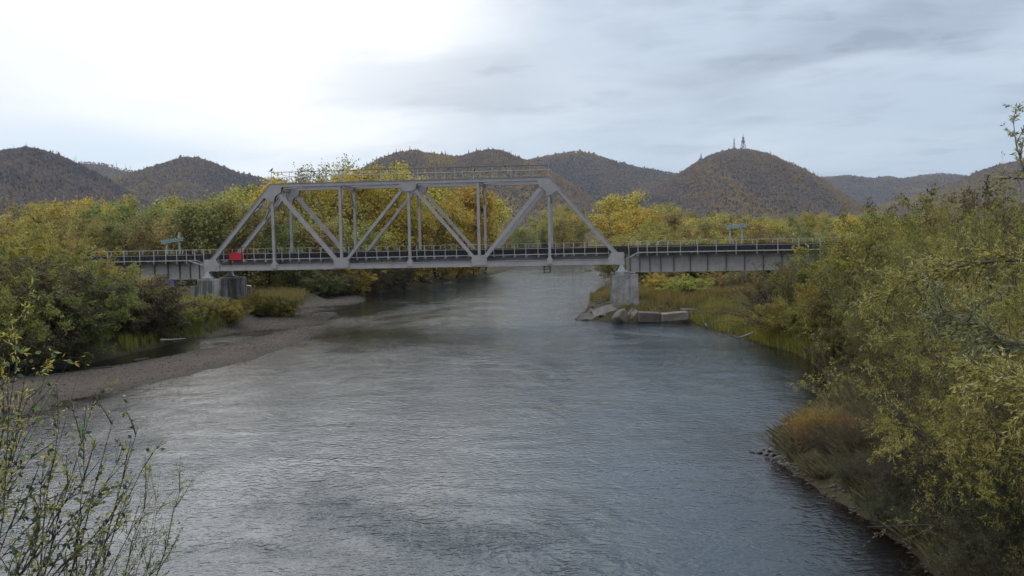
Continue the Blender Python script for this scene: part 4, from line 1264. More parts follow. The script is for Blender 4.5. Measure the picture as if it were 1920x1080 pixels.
# --- wood beyond the left bank (olive to yellow-green)
prof = [(-60, 405), (0, 400), (60, 395), (100, 388), (150, 384), (200, 380), (240, 376), (300, 378), (345, 383), (380, 368), (430, 366), (470, 368), (520, 350), (560, 340), (600, 334)]
rows = []
for i in range(26):
    px = -70 + i * 24 + rv.uniform(-7, 7); top = interp(prof, px) + rv.uniform(-4, 14)
    rows.append((px, top, rv.uniform(165, 200), rv.choice([OLIVE, YG, YG, YG, GRN]), None, 1.05))
treeline(rows, 'olive and yellow-green tree in the wood beyond the left bank', 'trees beyond the left bank')
rows = []
for i in range(24):
    px = -90 + i * 27 + rv.uniform(-8, 8); top = interp(prof, px) + rv.uniform(18, 42)
    rows.append((px, top, rv.uniform(128, 155), rv.choice([OLIVE, OLIVE, YG, BRN, GRN]), None, 1.1))
treeline(rows, 'lower olive tree in front of the wood beyond the left bank', 'lower trees beyond the left bank')
treeline([(510, 352, 175, GOLD, 1, .9)], 'small orange topped tree just left of the truss top corner', None)
treeline([(205, 384, 160, GOLD, 5, .8)], 'golden yellow tree in the left wood below the left hill saddle', None)
treeline([(600, 306, 160, YG, 6, .8), ], 'tallest thin topped tree rising above the top chord near its left end', None)
treeline([(640, 316, 158, YEL, 0, .75)], 'second tall tree rising above the top chord just right of the tallest', None)
treeline([(575, 320, 168, BRN, 7, .9)], 'thin brownish tree rising above the top chord left of the tallest', None)
BANK = [(600, 130), (700, 150), (760, 163), (820, 186), (880, 204), (920, 228), (945, 260), (960, 292), (1010, 330)]
# --- yellow trees on the left bank seen through the truss
prof2 = [(600, 335), (650, 328), (700, 322), (740, 332), (780, 338), (830, 345), (860, 358), (900, 378), (930, 384), (950, 400), (965, 430)]
rows = []
for px, dt, Y, c, k, w in [(655, 6, 172, YG, 0, 1.1), (690, 2, 165, YEL, 1, 1.1), (715, 0, 160, YEL, 5, 1.0), (745, 6, 175, YEL, 0, 1.05), (785, 4, 172, YG, 1, 1.1), (815, 8, 180, YEL, 5, 1.0), (850, 4, 178, GOLD, 2, 1.1), (880, 10, 188, YEL, 4, 1.1), (905, 6, 205, YEL, 5, 1.0), (930, 6, 222, YEL, 1, 1.0),
                          (548, 22, 170, YEL, 2, 1.0), (575, 40, 160, OLIVE, 1, 1.0), (620, 46, 155, YG, 2, 1.1)]:
    rows.append((px, interp(prof2, px) + dt, max(Y, interp(BANK, px) + 14), c, k, w))
treeline(rows, 'tall yellow tree on the left bank seen through the truss', 'yellow trees behind the truss')
rows = []
for px, top, Y, c in [(560, 420, 138, OLIVE), (600, 430, 140, BRN), (635, 425, 142, OLIVE), (670, 430, 150, YG), (700, 405, 154, YEL), (735, 400, 160, GOLD), (760, 420, 160, YEL), (790, 405, 166, GOLD), (820, 395, 172, YEL), (850, 400, 180, GOLD), (880, 410, 196, YEL), (905, 405, 210, YEL), (925, 415, 228, GOLD), (945, 430, 250, OLIVE)]:
    rows.append((px, top, max(Y, interp(BANK, px) + 8), c, rv.choice((2, 4, 5)), 1.15))
treeline(rows, 'lower golden tree under the tall ones behind the truss', 'lower trees behind the truss')
# dark undergrowth right at the far left bank
rows = []
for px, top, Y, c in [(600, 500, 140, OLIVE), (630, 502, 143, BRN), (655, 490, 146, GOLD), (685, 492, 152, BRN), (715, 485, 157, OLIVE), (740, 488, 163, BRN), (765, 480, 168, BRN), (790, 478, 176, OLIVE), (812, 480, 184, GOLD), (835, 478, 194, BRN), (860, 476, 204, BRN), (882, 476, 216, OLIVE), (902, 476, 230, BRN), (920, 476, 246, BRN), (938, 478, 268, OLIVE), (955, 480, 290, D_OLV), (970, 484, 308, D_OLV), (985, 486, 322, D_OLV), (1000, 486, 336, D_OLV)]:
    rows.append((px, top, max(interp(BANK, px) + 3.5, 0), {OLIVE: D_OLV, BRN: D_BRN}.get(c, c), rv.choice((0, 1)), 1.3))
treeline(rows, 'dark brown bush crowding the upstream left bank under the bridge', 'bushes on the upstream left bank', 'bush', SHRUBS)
# --- far trees in the river gap and the yellow wood on the right
prof3 = [(940, 425), (1000, 414), (1040, 392), (1080, 385), (1120, 382), (1145, 371), (1165, 377), (1190, 380), (1240, 386), (1300, 393), (1340, 398), (1420, 402), (1500, 405), (1600, 405), (1680, 408), (1760, 410)]
rows = []
for i in range(12):
    px = 945 + i * 13; rows.append((px, interp(prof3, px) + rv.uniform(4, 14), rv.uniform(370, 420), rv.choice([OLIVE, YG, BRN]), None, 1.0))
treeline(rows, 'distant olive tree closing the river bend', 'trees at the river bend')
rows = []
for i in range(34):
    px = 1038 + i * 21 + rv.uniform(-6, 6); rows.append((px, interp(prof3, px) + rv.uniform(-3, 9), rv.uniform(232, 285), rv.choice([YEL, YEL, YG, YEL, OLIVE]) if px < 1330 else rv.choice([YG, OLIVE, YEL]), None, 1.1))
treeline(rows, 'yellow tree in the wood beyond the right bank', 'yellow trees beyond the right bank')
rows = []
for i in range(34):
    px = 1050 + i * 21 + rv.uniform(-6, 6); rows.append((px, interp(prof3, px) + rv.uniform(16, 32), rv.uniform(180, 220), rv.choice([YEL, YG, YEL, OLIVE, BRN, YG]), rv.choice((1, 2, 4, 5)), 1.15))
treeline(rows, 'lower yellow-brown tree in front of the wood beyond the right bank', 'lower trees beyond the right bank')
rows = []
for i in range(20):
    px = 1205 + i * 24 + rv.uniform(-6, 6); rows.append((px, rv.uniform(425, 448), rv.uniform(122, 150), rv.choice([OLIVE, YG, BRN, BRN]), rv.choice((0, 1, 2)), 1.4))
treeline(rows, 'brownish willow bush beyond the right approach span', 'bushes beyond the right approach', 'bush', SHRUBS)
treeline([(1290, 512, 104, YG, 2, 1.6)], 'bright yellow-green bush under the right approach span', None, 'bush', SHRUBS)
treeline([(1232, 508, 112, YG, 1, 1.2)], 'yellow-green bush just right of the right pier', None, 'bush', SHRUBS)
treeline([(1250, 500, 118, BRN, 0, 1.3), (1340, 505, 112, BRN, 1, 1.3), (1400, 500, 110, BRN, 0, 1.3)], 'brown bush in the shade under the right approach span', 'brown bushes under the right span', 'bush', SHRUBS)

# --- left bank shrubs in the middle distance
rows = []
for px, top, Y, c, k, w in [(-40, 440, 62, (.30, .245, .055), 0, 1.1), (30, 428, 66, (.38, .31, .055), 0, 1.1), (95, 455, 66, (.24, .22, .055), 1, 1.1), (155, 474, 70, (.38, .31, .055), 0, 1.0), (200, 488, 74, (.30, .245, .055), 1, 1.0), (60, 470, 60, D_BRN, 1, 1.15), (130, 488, 61, (.24, .22, .055), 0, 1.05), (190, 508, 64, (.30, .245, .055), 1, 1.1), (0, 505, 56, (.30, .245, .055), 1, 1.1),
                            (240, 500, 72, D_BRN, 2, 1.3), (-20, 470, 90, (.30, .245, .055), 0, 1.2), (120, 440, 100, (.30, .245, .055), 0, 1.3), (60, 425, 110, (.38, .31, .055), 0, 1.3), (150, 452, 105, (.30, .245, .055), 1, 1.3), (215, 494, 88, (.38, .31, .055), 1, 1.0)]:
    rows.append((px, top, Y, c, k, w))
treeline(rows, 'olive willow shrub crowding the left bank', 'willow shrubs on the left bank', 'shrub', SHRUBS)
rows = []
for px, top, Y, c, k, w in [(20, 590, 55, D_BRN, 2, 1.4), (75, 600, 56, D_BRN, 2, 1.4), (120, 590, 57.5, D_BRN, 2, 1.3), (170, 585, 60, D_BRN, 2, 1.3), (215, 580, 63, (.30, .245, .055), 2, 1.3), (245, 590, 66, D_BRN, 2, 1.1)]:
    rows.append((px, top, Y, c, k, w))
treeline(rows, 'low dark brown bush hanging over the back channel', 'dark bushes at the back channel', 'bush', SHRUBS)
treeline([(258, 522, 78, (.28, .25, .045), 2, 1.3), (285, 542, 82, (.28, .25, .045), 2, 1.3), (245, 535, 74, (.30, .245, .055), 2, 1.2)], 'light yellow-green bush left of the left pier', 'light bushes left of the pier', 'bush', SHRUBS)
treeline([(336, 588, 82, (.32, .02, .02), 2, .5)], 'small crimson leaved bush in the grass left of the pier', None, 'bush', SHRUBS)

treeline([(300, 578, 80, (.34, .29, .05), 2, 1.3), (325, 584, 80, (.30, .27, .05), 1, 1.2), (352, 582, 84, (.33, .27, .05), 2, 1.2), (290, 596, 76, (.30, .27, .055), 0, 1.3), (318, 602, 77, (.36, .30, .05), 2, 1.3), (375, 588, 84, (.38, .33, .05), 1, 1.1), (400, 586, 84, (.36, .31, .05), 2, 1.2), (425, 594, 84, (.38, .28, .05), 2, 1.3), (346, 604, 80, (.35, .30, .05), 1, 1.3), (268, 590, 75, (.26, .21, .05), 0, 1.3),
          (480, 555, 98, (.34, .27, .05), 2, 1.3), (505, 552, 100, (.33, .26, .05), 1, 1.3), (530, 560, 98, (.36, .26, .05), 2, 1.3), (470, 560, 96, (.30, .25, .05), 0, 1.2)], 'low yellow-green weed clump near the left pier', 'weed clumps near the left pier', 'weeds', SHRUBS)
# --- right bank
treeline([(1458, 462, 67, D_BRN, 0, 1.0)], 'nearly bare dark bush fanning out over the right bank', None, 'bush', BARE)
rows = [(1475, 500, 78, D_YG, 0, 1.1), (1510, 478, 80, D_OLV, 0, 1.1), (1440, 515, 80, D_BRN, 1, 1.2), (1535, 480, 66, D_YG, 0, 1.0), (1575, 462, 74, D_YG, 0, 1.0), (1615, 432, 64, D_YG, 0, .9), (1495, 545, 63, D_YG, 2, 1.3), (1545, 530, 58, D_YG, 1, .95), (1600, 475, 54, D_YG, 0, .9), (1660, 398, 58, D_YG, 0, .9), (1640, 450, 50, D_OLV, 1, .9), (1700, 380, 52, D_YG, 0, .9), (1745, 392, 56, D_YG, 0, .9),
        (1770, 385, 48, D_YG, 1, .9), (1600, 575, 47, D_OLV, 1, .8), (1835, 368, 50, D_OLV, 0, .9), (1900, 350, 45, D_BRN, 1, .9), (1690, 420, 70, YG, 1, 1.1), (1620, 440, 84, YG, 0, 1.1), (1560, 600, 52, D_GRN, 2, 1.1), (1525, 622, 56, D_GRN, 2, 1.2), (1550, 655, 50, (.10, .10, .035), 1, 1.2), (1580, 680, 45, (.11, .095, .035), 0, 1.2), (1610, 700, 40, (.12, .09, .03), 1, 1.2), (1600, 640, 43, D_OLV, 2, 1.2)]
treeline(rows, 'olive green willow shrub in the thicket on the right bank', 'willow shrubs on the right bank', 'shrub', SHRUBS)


def near_shrubs(rows, label, group, lib=NEARS):
    for (px, pyt, Y, col, k, w) in rows:
        c = at(px, pyt, Y); z = hz(c.x, c.y)
        plant(lib, k, c.x, c.y, c.z - z, col, label, group, 'shrub', wide=w, z=z - .1)


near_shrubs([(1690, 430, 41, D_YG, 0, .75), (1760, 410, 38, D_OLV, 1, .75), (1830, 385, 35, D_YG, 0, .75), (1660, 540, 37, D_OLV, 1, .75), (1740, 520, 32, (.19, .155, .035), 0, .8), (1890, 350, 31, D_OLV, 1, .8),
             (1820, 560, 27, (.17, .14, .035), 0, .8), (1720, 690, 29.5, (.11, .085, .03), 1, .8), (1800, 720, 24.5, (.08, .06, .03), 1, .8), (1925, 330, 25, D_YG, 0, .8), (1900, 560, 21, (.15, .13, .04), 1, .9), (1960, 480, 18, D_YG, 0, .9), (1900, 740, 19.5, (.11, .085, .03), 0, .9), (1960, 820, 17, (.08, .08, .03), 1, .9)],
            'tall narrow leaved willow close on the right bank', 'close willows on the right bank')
near_shrubs([(1505, 788, 29.8, (.20, .14, .05), 1, 1.1), (1560, 785, 28.2, (.10, .065, .03), 0, 1.1), (1620, 770, 27.5, (.10, .06, .025), 1, 1.1), (1700, 750, 26, (.07, .05, .022), 0, 1.0), (1600, 835, 25.4, (.11, .085, .04), 1, 1.1), (1680, 820, 23.5, (.06, .045, .02), 0, 1.1), (1760, 800, 22.5, (.055, .042, .02), 1, 1.0), (1745, 890, 20.8, (.08, .08, .03), 0, 1.0),  # brown leaves, darkened further low down to put thicket shade into the colour
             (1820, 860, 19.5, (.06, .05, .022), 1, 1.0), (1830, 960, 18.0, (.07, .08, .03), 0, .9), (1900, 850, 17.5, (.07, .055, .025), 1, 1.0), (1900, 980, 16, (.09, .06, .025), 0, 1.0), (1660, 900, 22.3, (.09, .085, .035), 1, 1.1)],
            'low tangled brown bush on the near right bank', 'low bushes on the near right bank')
near_shrubs([(1535, 748, 30.5, (.33, .235, .04), 1, 1.2)], 'low orange-yellow willow bush at the right water edge', None)
near_shrubs([(1503, 765, 30.6, (.34, .22, .04), 1, 1.0)], 'smaller amber bush left of the orange-yellow one, nearest the water', None)
near_shrubs([(1590, 765, 29.6, (.30, .16, .04), 1, .9)], 'low rust brown bush behind the orange-yellow one at the water edge', None)
near_shrubs([(1660, 770, 27.5, D_YG, 0, .8)], 'low yellow-green bush right of the rust brown one', None)


# --- foreground: sparse tall shrub at the lower left
def fore_shrub(seed, base, tips, leafkinds, label, r0=.02, twigs=9):
    """stems from base to the listed tips (world), with side twigs and sparse leaves"""
    rs = np.random.RandomState(seed); base = np.array(base); wood = MB(); LB = {k: [] for k in leafkinds}
    for tp in tips:
        tp = np.array(tp); b0 = base + rs.normal(size=3) * np.array([.25, .25, 0]); n = 9
        bow = unit(rs.normal(size=3)) * .12 * np.linalg.norm(tp - b0)
        P = [b0 * (1 - f) + tp * f + bow * math.sin(PI * f) + rs.normal(size=3) * .03 for f in np.linspace(0, 1, n + 1)]
        rr = r0 * rs.uniform(.6, 1.2)
        wood.tube(P, [rr * (1 - .88 * k / n) for k in range(n + 1)], 5)
        for k in range(twigs):
            f = .3 + .7 * (k + rs.rand()) / twigs
            p, d = along(P, min(f, .99)); o = unit(d * 1.3 + rs.normal(size=3) * .45 + np.array([0, 0, .25])); L = rs.uniform(.35, 1.0) * (1.25 - f * .7)
            Q = stem_path(rs, p, o, L, 4, .12, -.1); wood.tube(Q, [rr * .34 * (1 - .8 * j / 4) for j in range(5)], 4)
            for m in range(7):
                g = (m + rs.rand()) / 7
                q, dq = along(Q, min(g, .99))
                if rs.rand() < .35:
                    o2 = unit(dq + rs.normal(size=3) * .4); Q2 = [q, q + o2 * rs.uniform(.1, .3)]; wood.tube(Q2, [rr * .12, rr * .05], 3)
                    for e in range(2): LB[leafkinds[rs.randint(len(leafkinds))]].append((Q2[0] + (Q2[1] - Q2[0]) * rs.rand(), o2))
                if rs.rand() < .8: LB[leafkinds[rs.randint(len(leafkinds))]].append((q, unit(dq + rs.normal(size=3) * .8)))
    root = empty('riverside_shrub', tuple(base), 0, label, 'shrub')
    for i in range(len(wood.v)): wood.v[i] = tuple(np.array(wood.v[i]) - base)
    wood.build('stems', M_TWIG, root)
    for kd, lst in LB.items():
        if not lst: continue
        L, W, ncl, mat, col = kd
        p = np.repeat(np.array([a for a, _ in lst]), ncl, 0) - base; d = np.repeat(np.array([b for _, b in lst]), ncl, 0)
        d = unit(d + rs.normal(size=d.shape) * .55 + np.array([0, 0, -.15])); p = p + rs.normal(size=p.shape) * .025
        n = len(p); V, F, T = leaves_np(p, d, L * rs.uniform(.6, 1.25, n), W * rs.uniform(.7, 1.2, n), rs, rs.rand(n))
        o = link_mesh('foliage', np_mesh('foliage', V, F, T), LMATS[mat], root); o.color = col
    return root


LMATS = {'n': mat_leaf('pale_narrow_leaf', (.40, .36, .22), (.07, .08, .03), .4), 'b': mat_leaf('broad_leaf', (.45, .36, .03), (.05, .08, .03), .4)}
NARROW_Y = (.07, .013, 4, 'n', (.46, .38, .06, 1)); NARROW_G = (.065, .014, 4, 'n', (.26, .30, .12, 1)); BROAD_G = (.075, .05, 1, 'b', (.12, .17, .07, 1)); BROAD_D = (.08, .055, 1, 'b', (.07, .11, .06, 1))


def tips(lst): return [tuple(at(px, py, Y)) for px, py, Y in lst]


fz = hz(-8, 13)
fore_shrub(1, (-7.6, 11.0, hz(-7.6, 11)), tips([(185, 735, 11.5), (150, 800, 11), (215, 790, 11.5), (110, 770, 11), (240, 840, 11.5), (175, 860, 10.5), (90, 860, 11), (255, 800, 12), (130, 900, 10.5), (200, 915, 11), (165, 950, 10.6), (225, 960, 10.8), (120, 990, 10.4), (190, 1010, 10.5), (265, 870, 12), (60, 905, 11)]), [NARROW_Y, BROAD_D, BROAD_G], 'twiggy half bare shrub with yellow tipped stems at the lower left', .03, 12)
fore_shrub(2, (-6.6, 11.6, hz(-6.6, 11.6)), tips([(300, 890, 11.8), (336, 908, 12), (310, 950, 12), (275, 900, 11.5), (285, 985, 11.5), (335, 1010, 12), (255, 930, 11.5), (240, 985, 11), (262, 1030, 11.2), (300, 1045, 11.6), (215, 1040, 10.9), (285, 925, 11.7)]), [NARROW_Y, NARROW_G, NARROW_G], 'thin pale leaved shrub at the right edge of the lower left thicket', .02, 9)
fore_shrub(3, (-8.3, 10.0, hz(-8.3, 10)), tips([(20, 690, 10), (60, 740, 10), (95, 700, 10.2), (40, 800, 9.8), (5, 760, 9.8), (75, 830, 10), (25, 870, 9.8), (110, 930, 10), (60, 950, 9.6), (10, 940, 9.6)]), [BROAD_G, BROAD_D, NARROW_Y, BROAD_D], 'leafy green and dark shrub at the lower left corner', .028, 12)
fore_shrub(4, (-7.3, 8.6, hz(-7.3, 8.6)), tips([(-5, 590, 8.4), (25, 640, 8.4), (55, 670, 8.4), (-20, 650, 8.3), (15, 710, 8.3), (-10, 760, 8.2), (35, 600, 8.6)]), [NARROW_Y, NARROW_Y, NARROW_Y, BROAD_G], 'yellow leaved branch tips poking in at the left edge', .016, 14)
fore_shrub(5, (-6.9, 9.2, hz(-6.9, 9.2)), tips([(138, 662, 9.3), (76, 676, 9.3), (150, 700, 9.5)]), [(.066, .055, 1, 'b', (.14, .24, .07, 1))], 'slender sapling with a few bright green leaves over the gravel bar', .009, 2)

# --- foreground right: dark bough and hanging leafy twigs
def bough(seed, pts, r0, label, ntw, leaf, col, ln=1.2):
    rs = np.random.RandomState(seed); P = [np.array(p) for p in pts]
    g0 = P[0] + np.array([2.6, 1.0, 0]); g0[2] = hz(g0[0], g0[1]) - .1; kn = P[0] + np.array([.9, .3, -.5])
    P = [g0, g0 * .55 + kn * .45 + np.array([.15, 0, 0]), kn] + P; base = P[0].copy(); wood = MB()
    n = len(P) - 1; wood.tube(P, [r0 * (1 - .85 * k / n) for k in range(n + 1)], 7); lf = []
    for k in range(ntw):
        f = (3.2 + (n - 3.2) * (k + rs.rand()) / ntw) / n
        p, d = along(P, min(f, .99)); o = unit(d * .9 + rs.normal(size=3) * .6 + np.array([0, 0, -.05])); Q = stem_path(rs, p, o, ln * rs.uniform(.5, 1.2) * (1.2 - f * .5), 5, .12, .25)
        wood.tube(Q, [r0 * .22 * (1 - .85 * j / 5) for j in range(6)], 4)
        for m in range(14):
            q, dq = along(Q, min((m + rs.rand()) / 14, .99))
            if rs.rand() < .5:
                o2 = unit(dq + rs.normal(size=3) * .5); l2 = rs.uniform(.15, .4); wood.tube([q, q + o2 * l2], [r0 * .06, r0 * .02], 3)
                for e in range(5): lf.append((q + o2 * l2 * rs.rand(), o2))
            lf.append((q, dq))
    root = empty('leaning_willow', tuple(base), 0, label, 'willow'); wood.v = [tuple(np.array(v) - base) for v in wood.v]; wood.build('branch', M_BARK, root)
    p = np.repeat(np.array([a for a, _ in lf]), 3, 0) - base; d = np.repeat(np.array([b for _, b in lf]), 3, 0); d = unit(d + rs.normal(size=d.shape) * .5 + np.array([0, 0, -.25])); n = len(p)
    V, F, T = leaves_np(p, d, leaf[0] * rs.uniform(.6, 1.3, n), leaf[1] * rs.uniform(.7, 1.2, n), rs, rs.rand(n))
    o = link_mesh('foliage', np_mesh('foliage', V, F, T), L_NEAR, root); o.color = (*col, 1)


bough(1, tips([(2080, 470, 13), (1920, 487, 13), (1840, 492, 13.2), (1770, 505, 13.5), (1710, 530, 14), (1640, 560, 14.5)]), .042, 'long dark bough reaching in from the right edge', 34, (.085, .0145), YG, 1.0)
bough(2, tips([(2060, 620, 11), (1940, 650, 11), (1880, 640, 11.2), (1810, 600, 11.5), (1760, 585, 12)]), .04, 'dark leafy bough below the long one at the right edge', 34, (.08, .014), (.21, .21, .08), .9)
bough(3, tips([(2060, 420, 15), (1960, 370, 15), (1920, 320, 15.2), (1905, 270, 15.5), (1900, 228, 16)]), .04, 'thin half bare branch rising against the sky at the right edge', 9, (.08, .02), OLIVE, 1.0)
bough(4, tips([(2050, 760, 10), (1960, 740, 10), (1900, 710, 10.3), (1850, 700, 10.8)]), .03, 'lowest leafy branch at the right edge', 26, (.08, .014), YG, .8)
bough(5, tips([(2060, 960, 17), (1920, 985, 17), (1800, 982, 17.5), (1700, 985, 18), (1625, 988, 18.5)]), .03, 'long bare dead branch stretching over the water at the lower right', 6, (.05, .012), BRN, .8)


# ------------------------------------------------------------------ grass, herbs, pebbles (uncountable stuff)
def in_px(poly_px, z=.4): return [tuple(gp(x, y, z)[:2]) for x, y in poly_px]


def grass(name, polys, n, h, w, mat, label, seed, blades=7, dmin=.15, lean=.35, clump=0.0):
    rs = np.random.RandomState(seed); XS = []; YS = []
    for poly, share in polys:
        P = np.array(poly); x0, y0 = P.min(0); x1, y1 = P.max(0); need = int(n * share); xs = []; 
        while sum(len(a) for a in xs) < need:
            x = rs.uniform(x0, x1, need * 2); y = rs.uniform(y0, y1, need * 2); k = sdist(x, y, poly) < 0
            xs.append(np.stack([x[k], y[k]], 1)[:need])
        q = np.concatenate(xs)[:need]; XS.append(q[:, 0]); YS.append(q[:, 1])
    x = np.concatenate(XS); y = np.concatenate(YS); z, d, g = height(x, y, True); k = (d > dmin) & (fbm(x * .8 + 9, y * .8, 2) > clump); x, y, z = x[k], y[k], z[k]
    m = len(x); pat = fbm(x * .35 + seed, y * .35, 3); hh = h * (.45 + 1.1 * pat) * rs.uniform(.6, 1.3, m)
    B = blades; xr = np.repeat(x, B); yr = np.repeat(y, B); zr = np.repeat(z, B); H = np.repeat(hh, B) * rs.uniform(.5, 1.1, m * B)
    a = rs.rand(m * B) * 2 * PI; b = rs.rand(m * B) * 2 * PI; l = lean * rs.rand(m * B) * H; sp = .12 * np.repeat(hh, B)
    bx = xr + rs.normal(size=m * B) * sp; by = yr + rs.normal(size=m * B) * sp
    W = w * rs.uniform(.6, 1.4, m * B)
    V = np.stack([np.stack([bx - np.cos(b) * W, by - np.sin(b) * W, zr - .05], 1), np.stack([bx + np.cos(b) * W, by + np.sin(b) * W, zr - .05], 1),
                  np.stack([bx + np.cos(a) * l * .5 + np.cos(b) * W * .7, by + np.sin(a) * l * .5 + np.sin(b) * W * .7, zr + H * .6], 1), np.stack([bx + np.cos(a) * l, by + np.sin(a) * l, zr + H], 1)], 1).reshape(-1, 3)
    F = np.arange(len(V)).reshape(-1, 4); t = np.repeat(np.clip(.5 * np.repeat(pat, B) + .5 * rs.rand(m * B), 0, 1), 4)
    tag(link_mesh(name, np_mesh(name, V, F, t), mat), label, 'grass', kind='stuff')


MG_DRY = mat_tint_ramp('dry_grass', [(.2, (.11, .09, .035)), (.45, (.24, .19, .065)), (.6, (.33, .25, .08)), (.8, (.30, .18, .06))], .8, .3)
MG_GRN = mat_tint_ramp('green_grass', [(.2, (.08, .085, .025)), (.45, (.19, .19, .04)), (.6, (.31, .28, .05)), (.8, (.38, .29, .06))], .8, .3)
MG_STR = mat_tint_ramp('bank_straw', [(.2, (.035, .03, .018)), (.45, (.10, .085, .045)), (.6, (.22, .18, .095)), (.8, (.10, .105, .045))], .8, .3)
grass('tall_grass', [(in_px([(255, 560), (300, 540), (360, 560), (420, 575), (455, 606), (380, 626), (300, 640), (235, 655), (200, 640), (220, 590)]), 1)], 5600, .85, .03, MG_GRN, 'tall yellow-green weeds and grass before the left pier', 1, 9)
grass('tall_grass', [(in_px([(455, 548), (480, 540), (560, 552), (580, 562), (560, 572), (520, 576), (500, 585), (455, 590)]), 1)], 2600, .7, .03, MG_DRY, 'golden grass patch right of the left pier', 2, 9)
grass('meadow_grass', [(in_px([(400, 545), (700, 530), (720, 545), (560, 541), (520, 545), (470, 535)]), .3), (in_px([(-300, 640), (-100, 560), (260, 530), (400, 530), (260, 600), (60, 660)]), .7)], 5000, .8, .05, MG_DRY, 'dry meadow grass on the flat behind the left bank', 3, 7)
grass('tall_grass', [(in_px([(1106, 556), (1150, 545), (1160, 580), (1125, 575)]), .1), (in_px([(1150, 590), (1195, 540), (1320, 525), (1480, 530), (1460, 590), (1400, 610), (1300, 592), (1180, 598)]), .9)], 8500, .9, .035, MG_DRY, 'tall dry golden grass around the right pier and blocks', 4, 9)
grass('green_grass', [(in_px([(1300, 596), (1350, 585), (1440, 600), (1450, 640), (1420, 636), (1340, 612), (1300, 603)], .3), 1)], 3800, .65, .025, MG_GRN, 'bright green and yellow grass along the inlet right of the blocks', 5, 9, .05)
grass('bank_herbs', [(in_px([(1405, 628), (1500, 628), (1530, 670), (1480, 655)], .5), 1)], 900, .9, .03, MG_GRN, 'upright yellow-green herbs at the foot of the bare bush', 6, 9, .05)
grass('meadow_grass', [([(12, 60), (60, 60), (90, 150), (30, 240), (14, 200), (15, 110)], 1)], 7000, .9, .06, MG_DRY, 'dry meadow grass on the flat behind the right bank', 7, 7)
grass('bank_grass', [(in_px([(1450, 815), (1500, 790), (1600, 780), (1700, 830), (1920, 900), (1990, 1120), (1760, 1120), (1680, 1010), (1600, 950), (1520, 890), (1460, 850)]), 1)], 9000, .42, .007, MG_STR, 'straw coloured and green grass hanging along the near right bank', 8, 12, .25, 1.5, .45)
grass('bank_grass', [(in_px([(1500, 700), (1580, 690), (1640, 800), (1560, 790), (1520, 780)]), .5), (in_px([(1480, 660), (1540, 650), (1600, 720), (1560, 730)]), .5)], 1500, .6, .02, MG_STR, 'shaded bank grass at the dark inlet on the right', 9, 9, .1, .9)


def pebbles(name, n, poly, smin, smax, seed, label, dlo=-.3, dhi=99, tmax=1.0, power=3.0):
    rs = np.random.RandomState(seed); P = np.array(poly); x0, y0 = P.min(0); x1, y1 = P.max(0)
    x = rs.uniform(x0, x1, n * 6); y = rs.uniform(y0, y1, n * 6); k = sdist(x, y, poly) < 0; x, y = x[k], y[k]
    z, d, g = height(x, y, True); k = (d > dlo) & (d < dhi) & (z > -.12); x, y, z = x[k][:n], y[k][:n], z[k][:n]; m = len(x)
    s = smin + (smax - smin) * rs.rand(m) ** power
    t = (1 + 5 ** .5) / 2
    ico = np.array([(-1, t, 0), (1, t, 0), (-1, -t, 0), (1, -t, 0), (0, -1, t), (0, 1, t), (0, -1, -t), (0, 1, -t), (t, 0, -1), (t, 0, 1), (-t, 0, -1), (-t, 0, 1)]) / 1.9
    fa = np.array([(0, 11, 5), (0, 5, 1), (0, 1, 7), (0, 7, 10), (0, 10, 11), (1, 5, 9), (5, 11, 4), (11, 10, 2), (10, 7, 6), (7, 1, 8), (3, 9, 4), (3, 4, 2), (3, 2, 6), (3, 6, 8), (3, 8, 9), (4, 9, 5), (2, 4, 11), (6, 2, 10), (8, 6, 7), (9, 8, 1)])
    V = ico[None] * (1 + .35 * (rs.rand(m, 12, 1) - .5)) * s[:, None, None] * np.stack([rs.uniform(.8, 1.5, m), rs.uniform(.7, 1.1, m), rs.uniform(.35, .6, m)], 1)[:, None]
    a = rs.rand(m) * 2 * PI; ca, sa = np.cos(a)[:, None], np.sin(a)[:, None]
    V = np.stack([V[..., 0] * ca - V[..., 1] * sa, V[..., 0] * sa + V[..., 1] * ca, V[..., 2]], -1) + np.stack([x, y, z + s * .12], 1)[:, None]
    F = (fa[None] + (np.arange(m) * 12)[:, None, None]).reshape(-1, 3)
    o = link_mesh(name, np_mesh(name, V.reshape(-1, 3), F, np.repeat(rs.rand(m) * tmax, 12)), M_PEB); tag(o, label, 'pebbles', kind='stuff')


M_PEB = mat_tint_ramp('pebble', [(.15, (.04, .034, .028)), (.45, (.085, .072, .06)), (.75, (.13, .112, .094)), (.95, (.22, .195, .17))], .8)
pebbles('gravel_pebbles', 20000, GRAVEL, .02, .075, 1, 'grey brown pebbles strewn over the gravel bars', tmax=.8)
pebbles('bank_pebbles', 700, in_px([(1430, 800), (1500, 800), (1620, 900), (1800, 1060), (1780, 1110), (1600, 990), (1480, 900), (1420, 870)], .1), .025, .10, 2, 'small stones along the near right water edge', -.4, .7, .45)

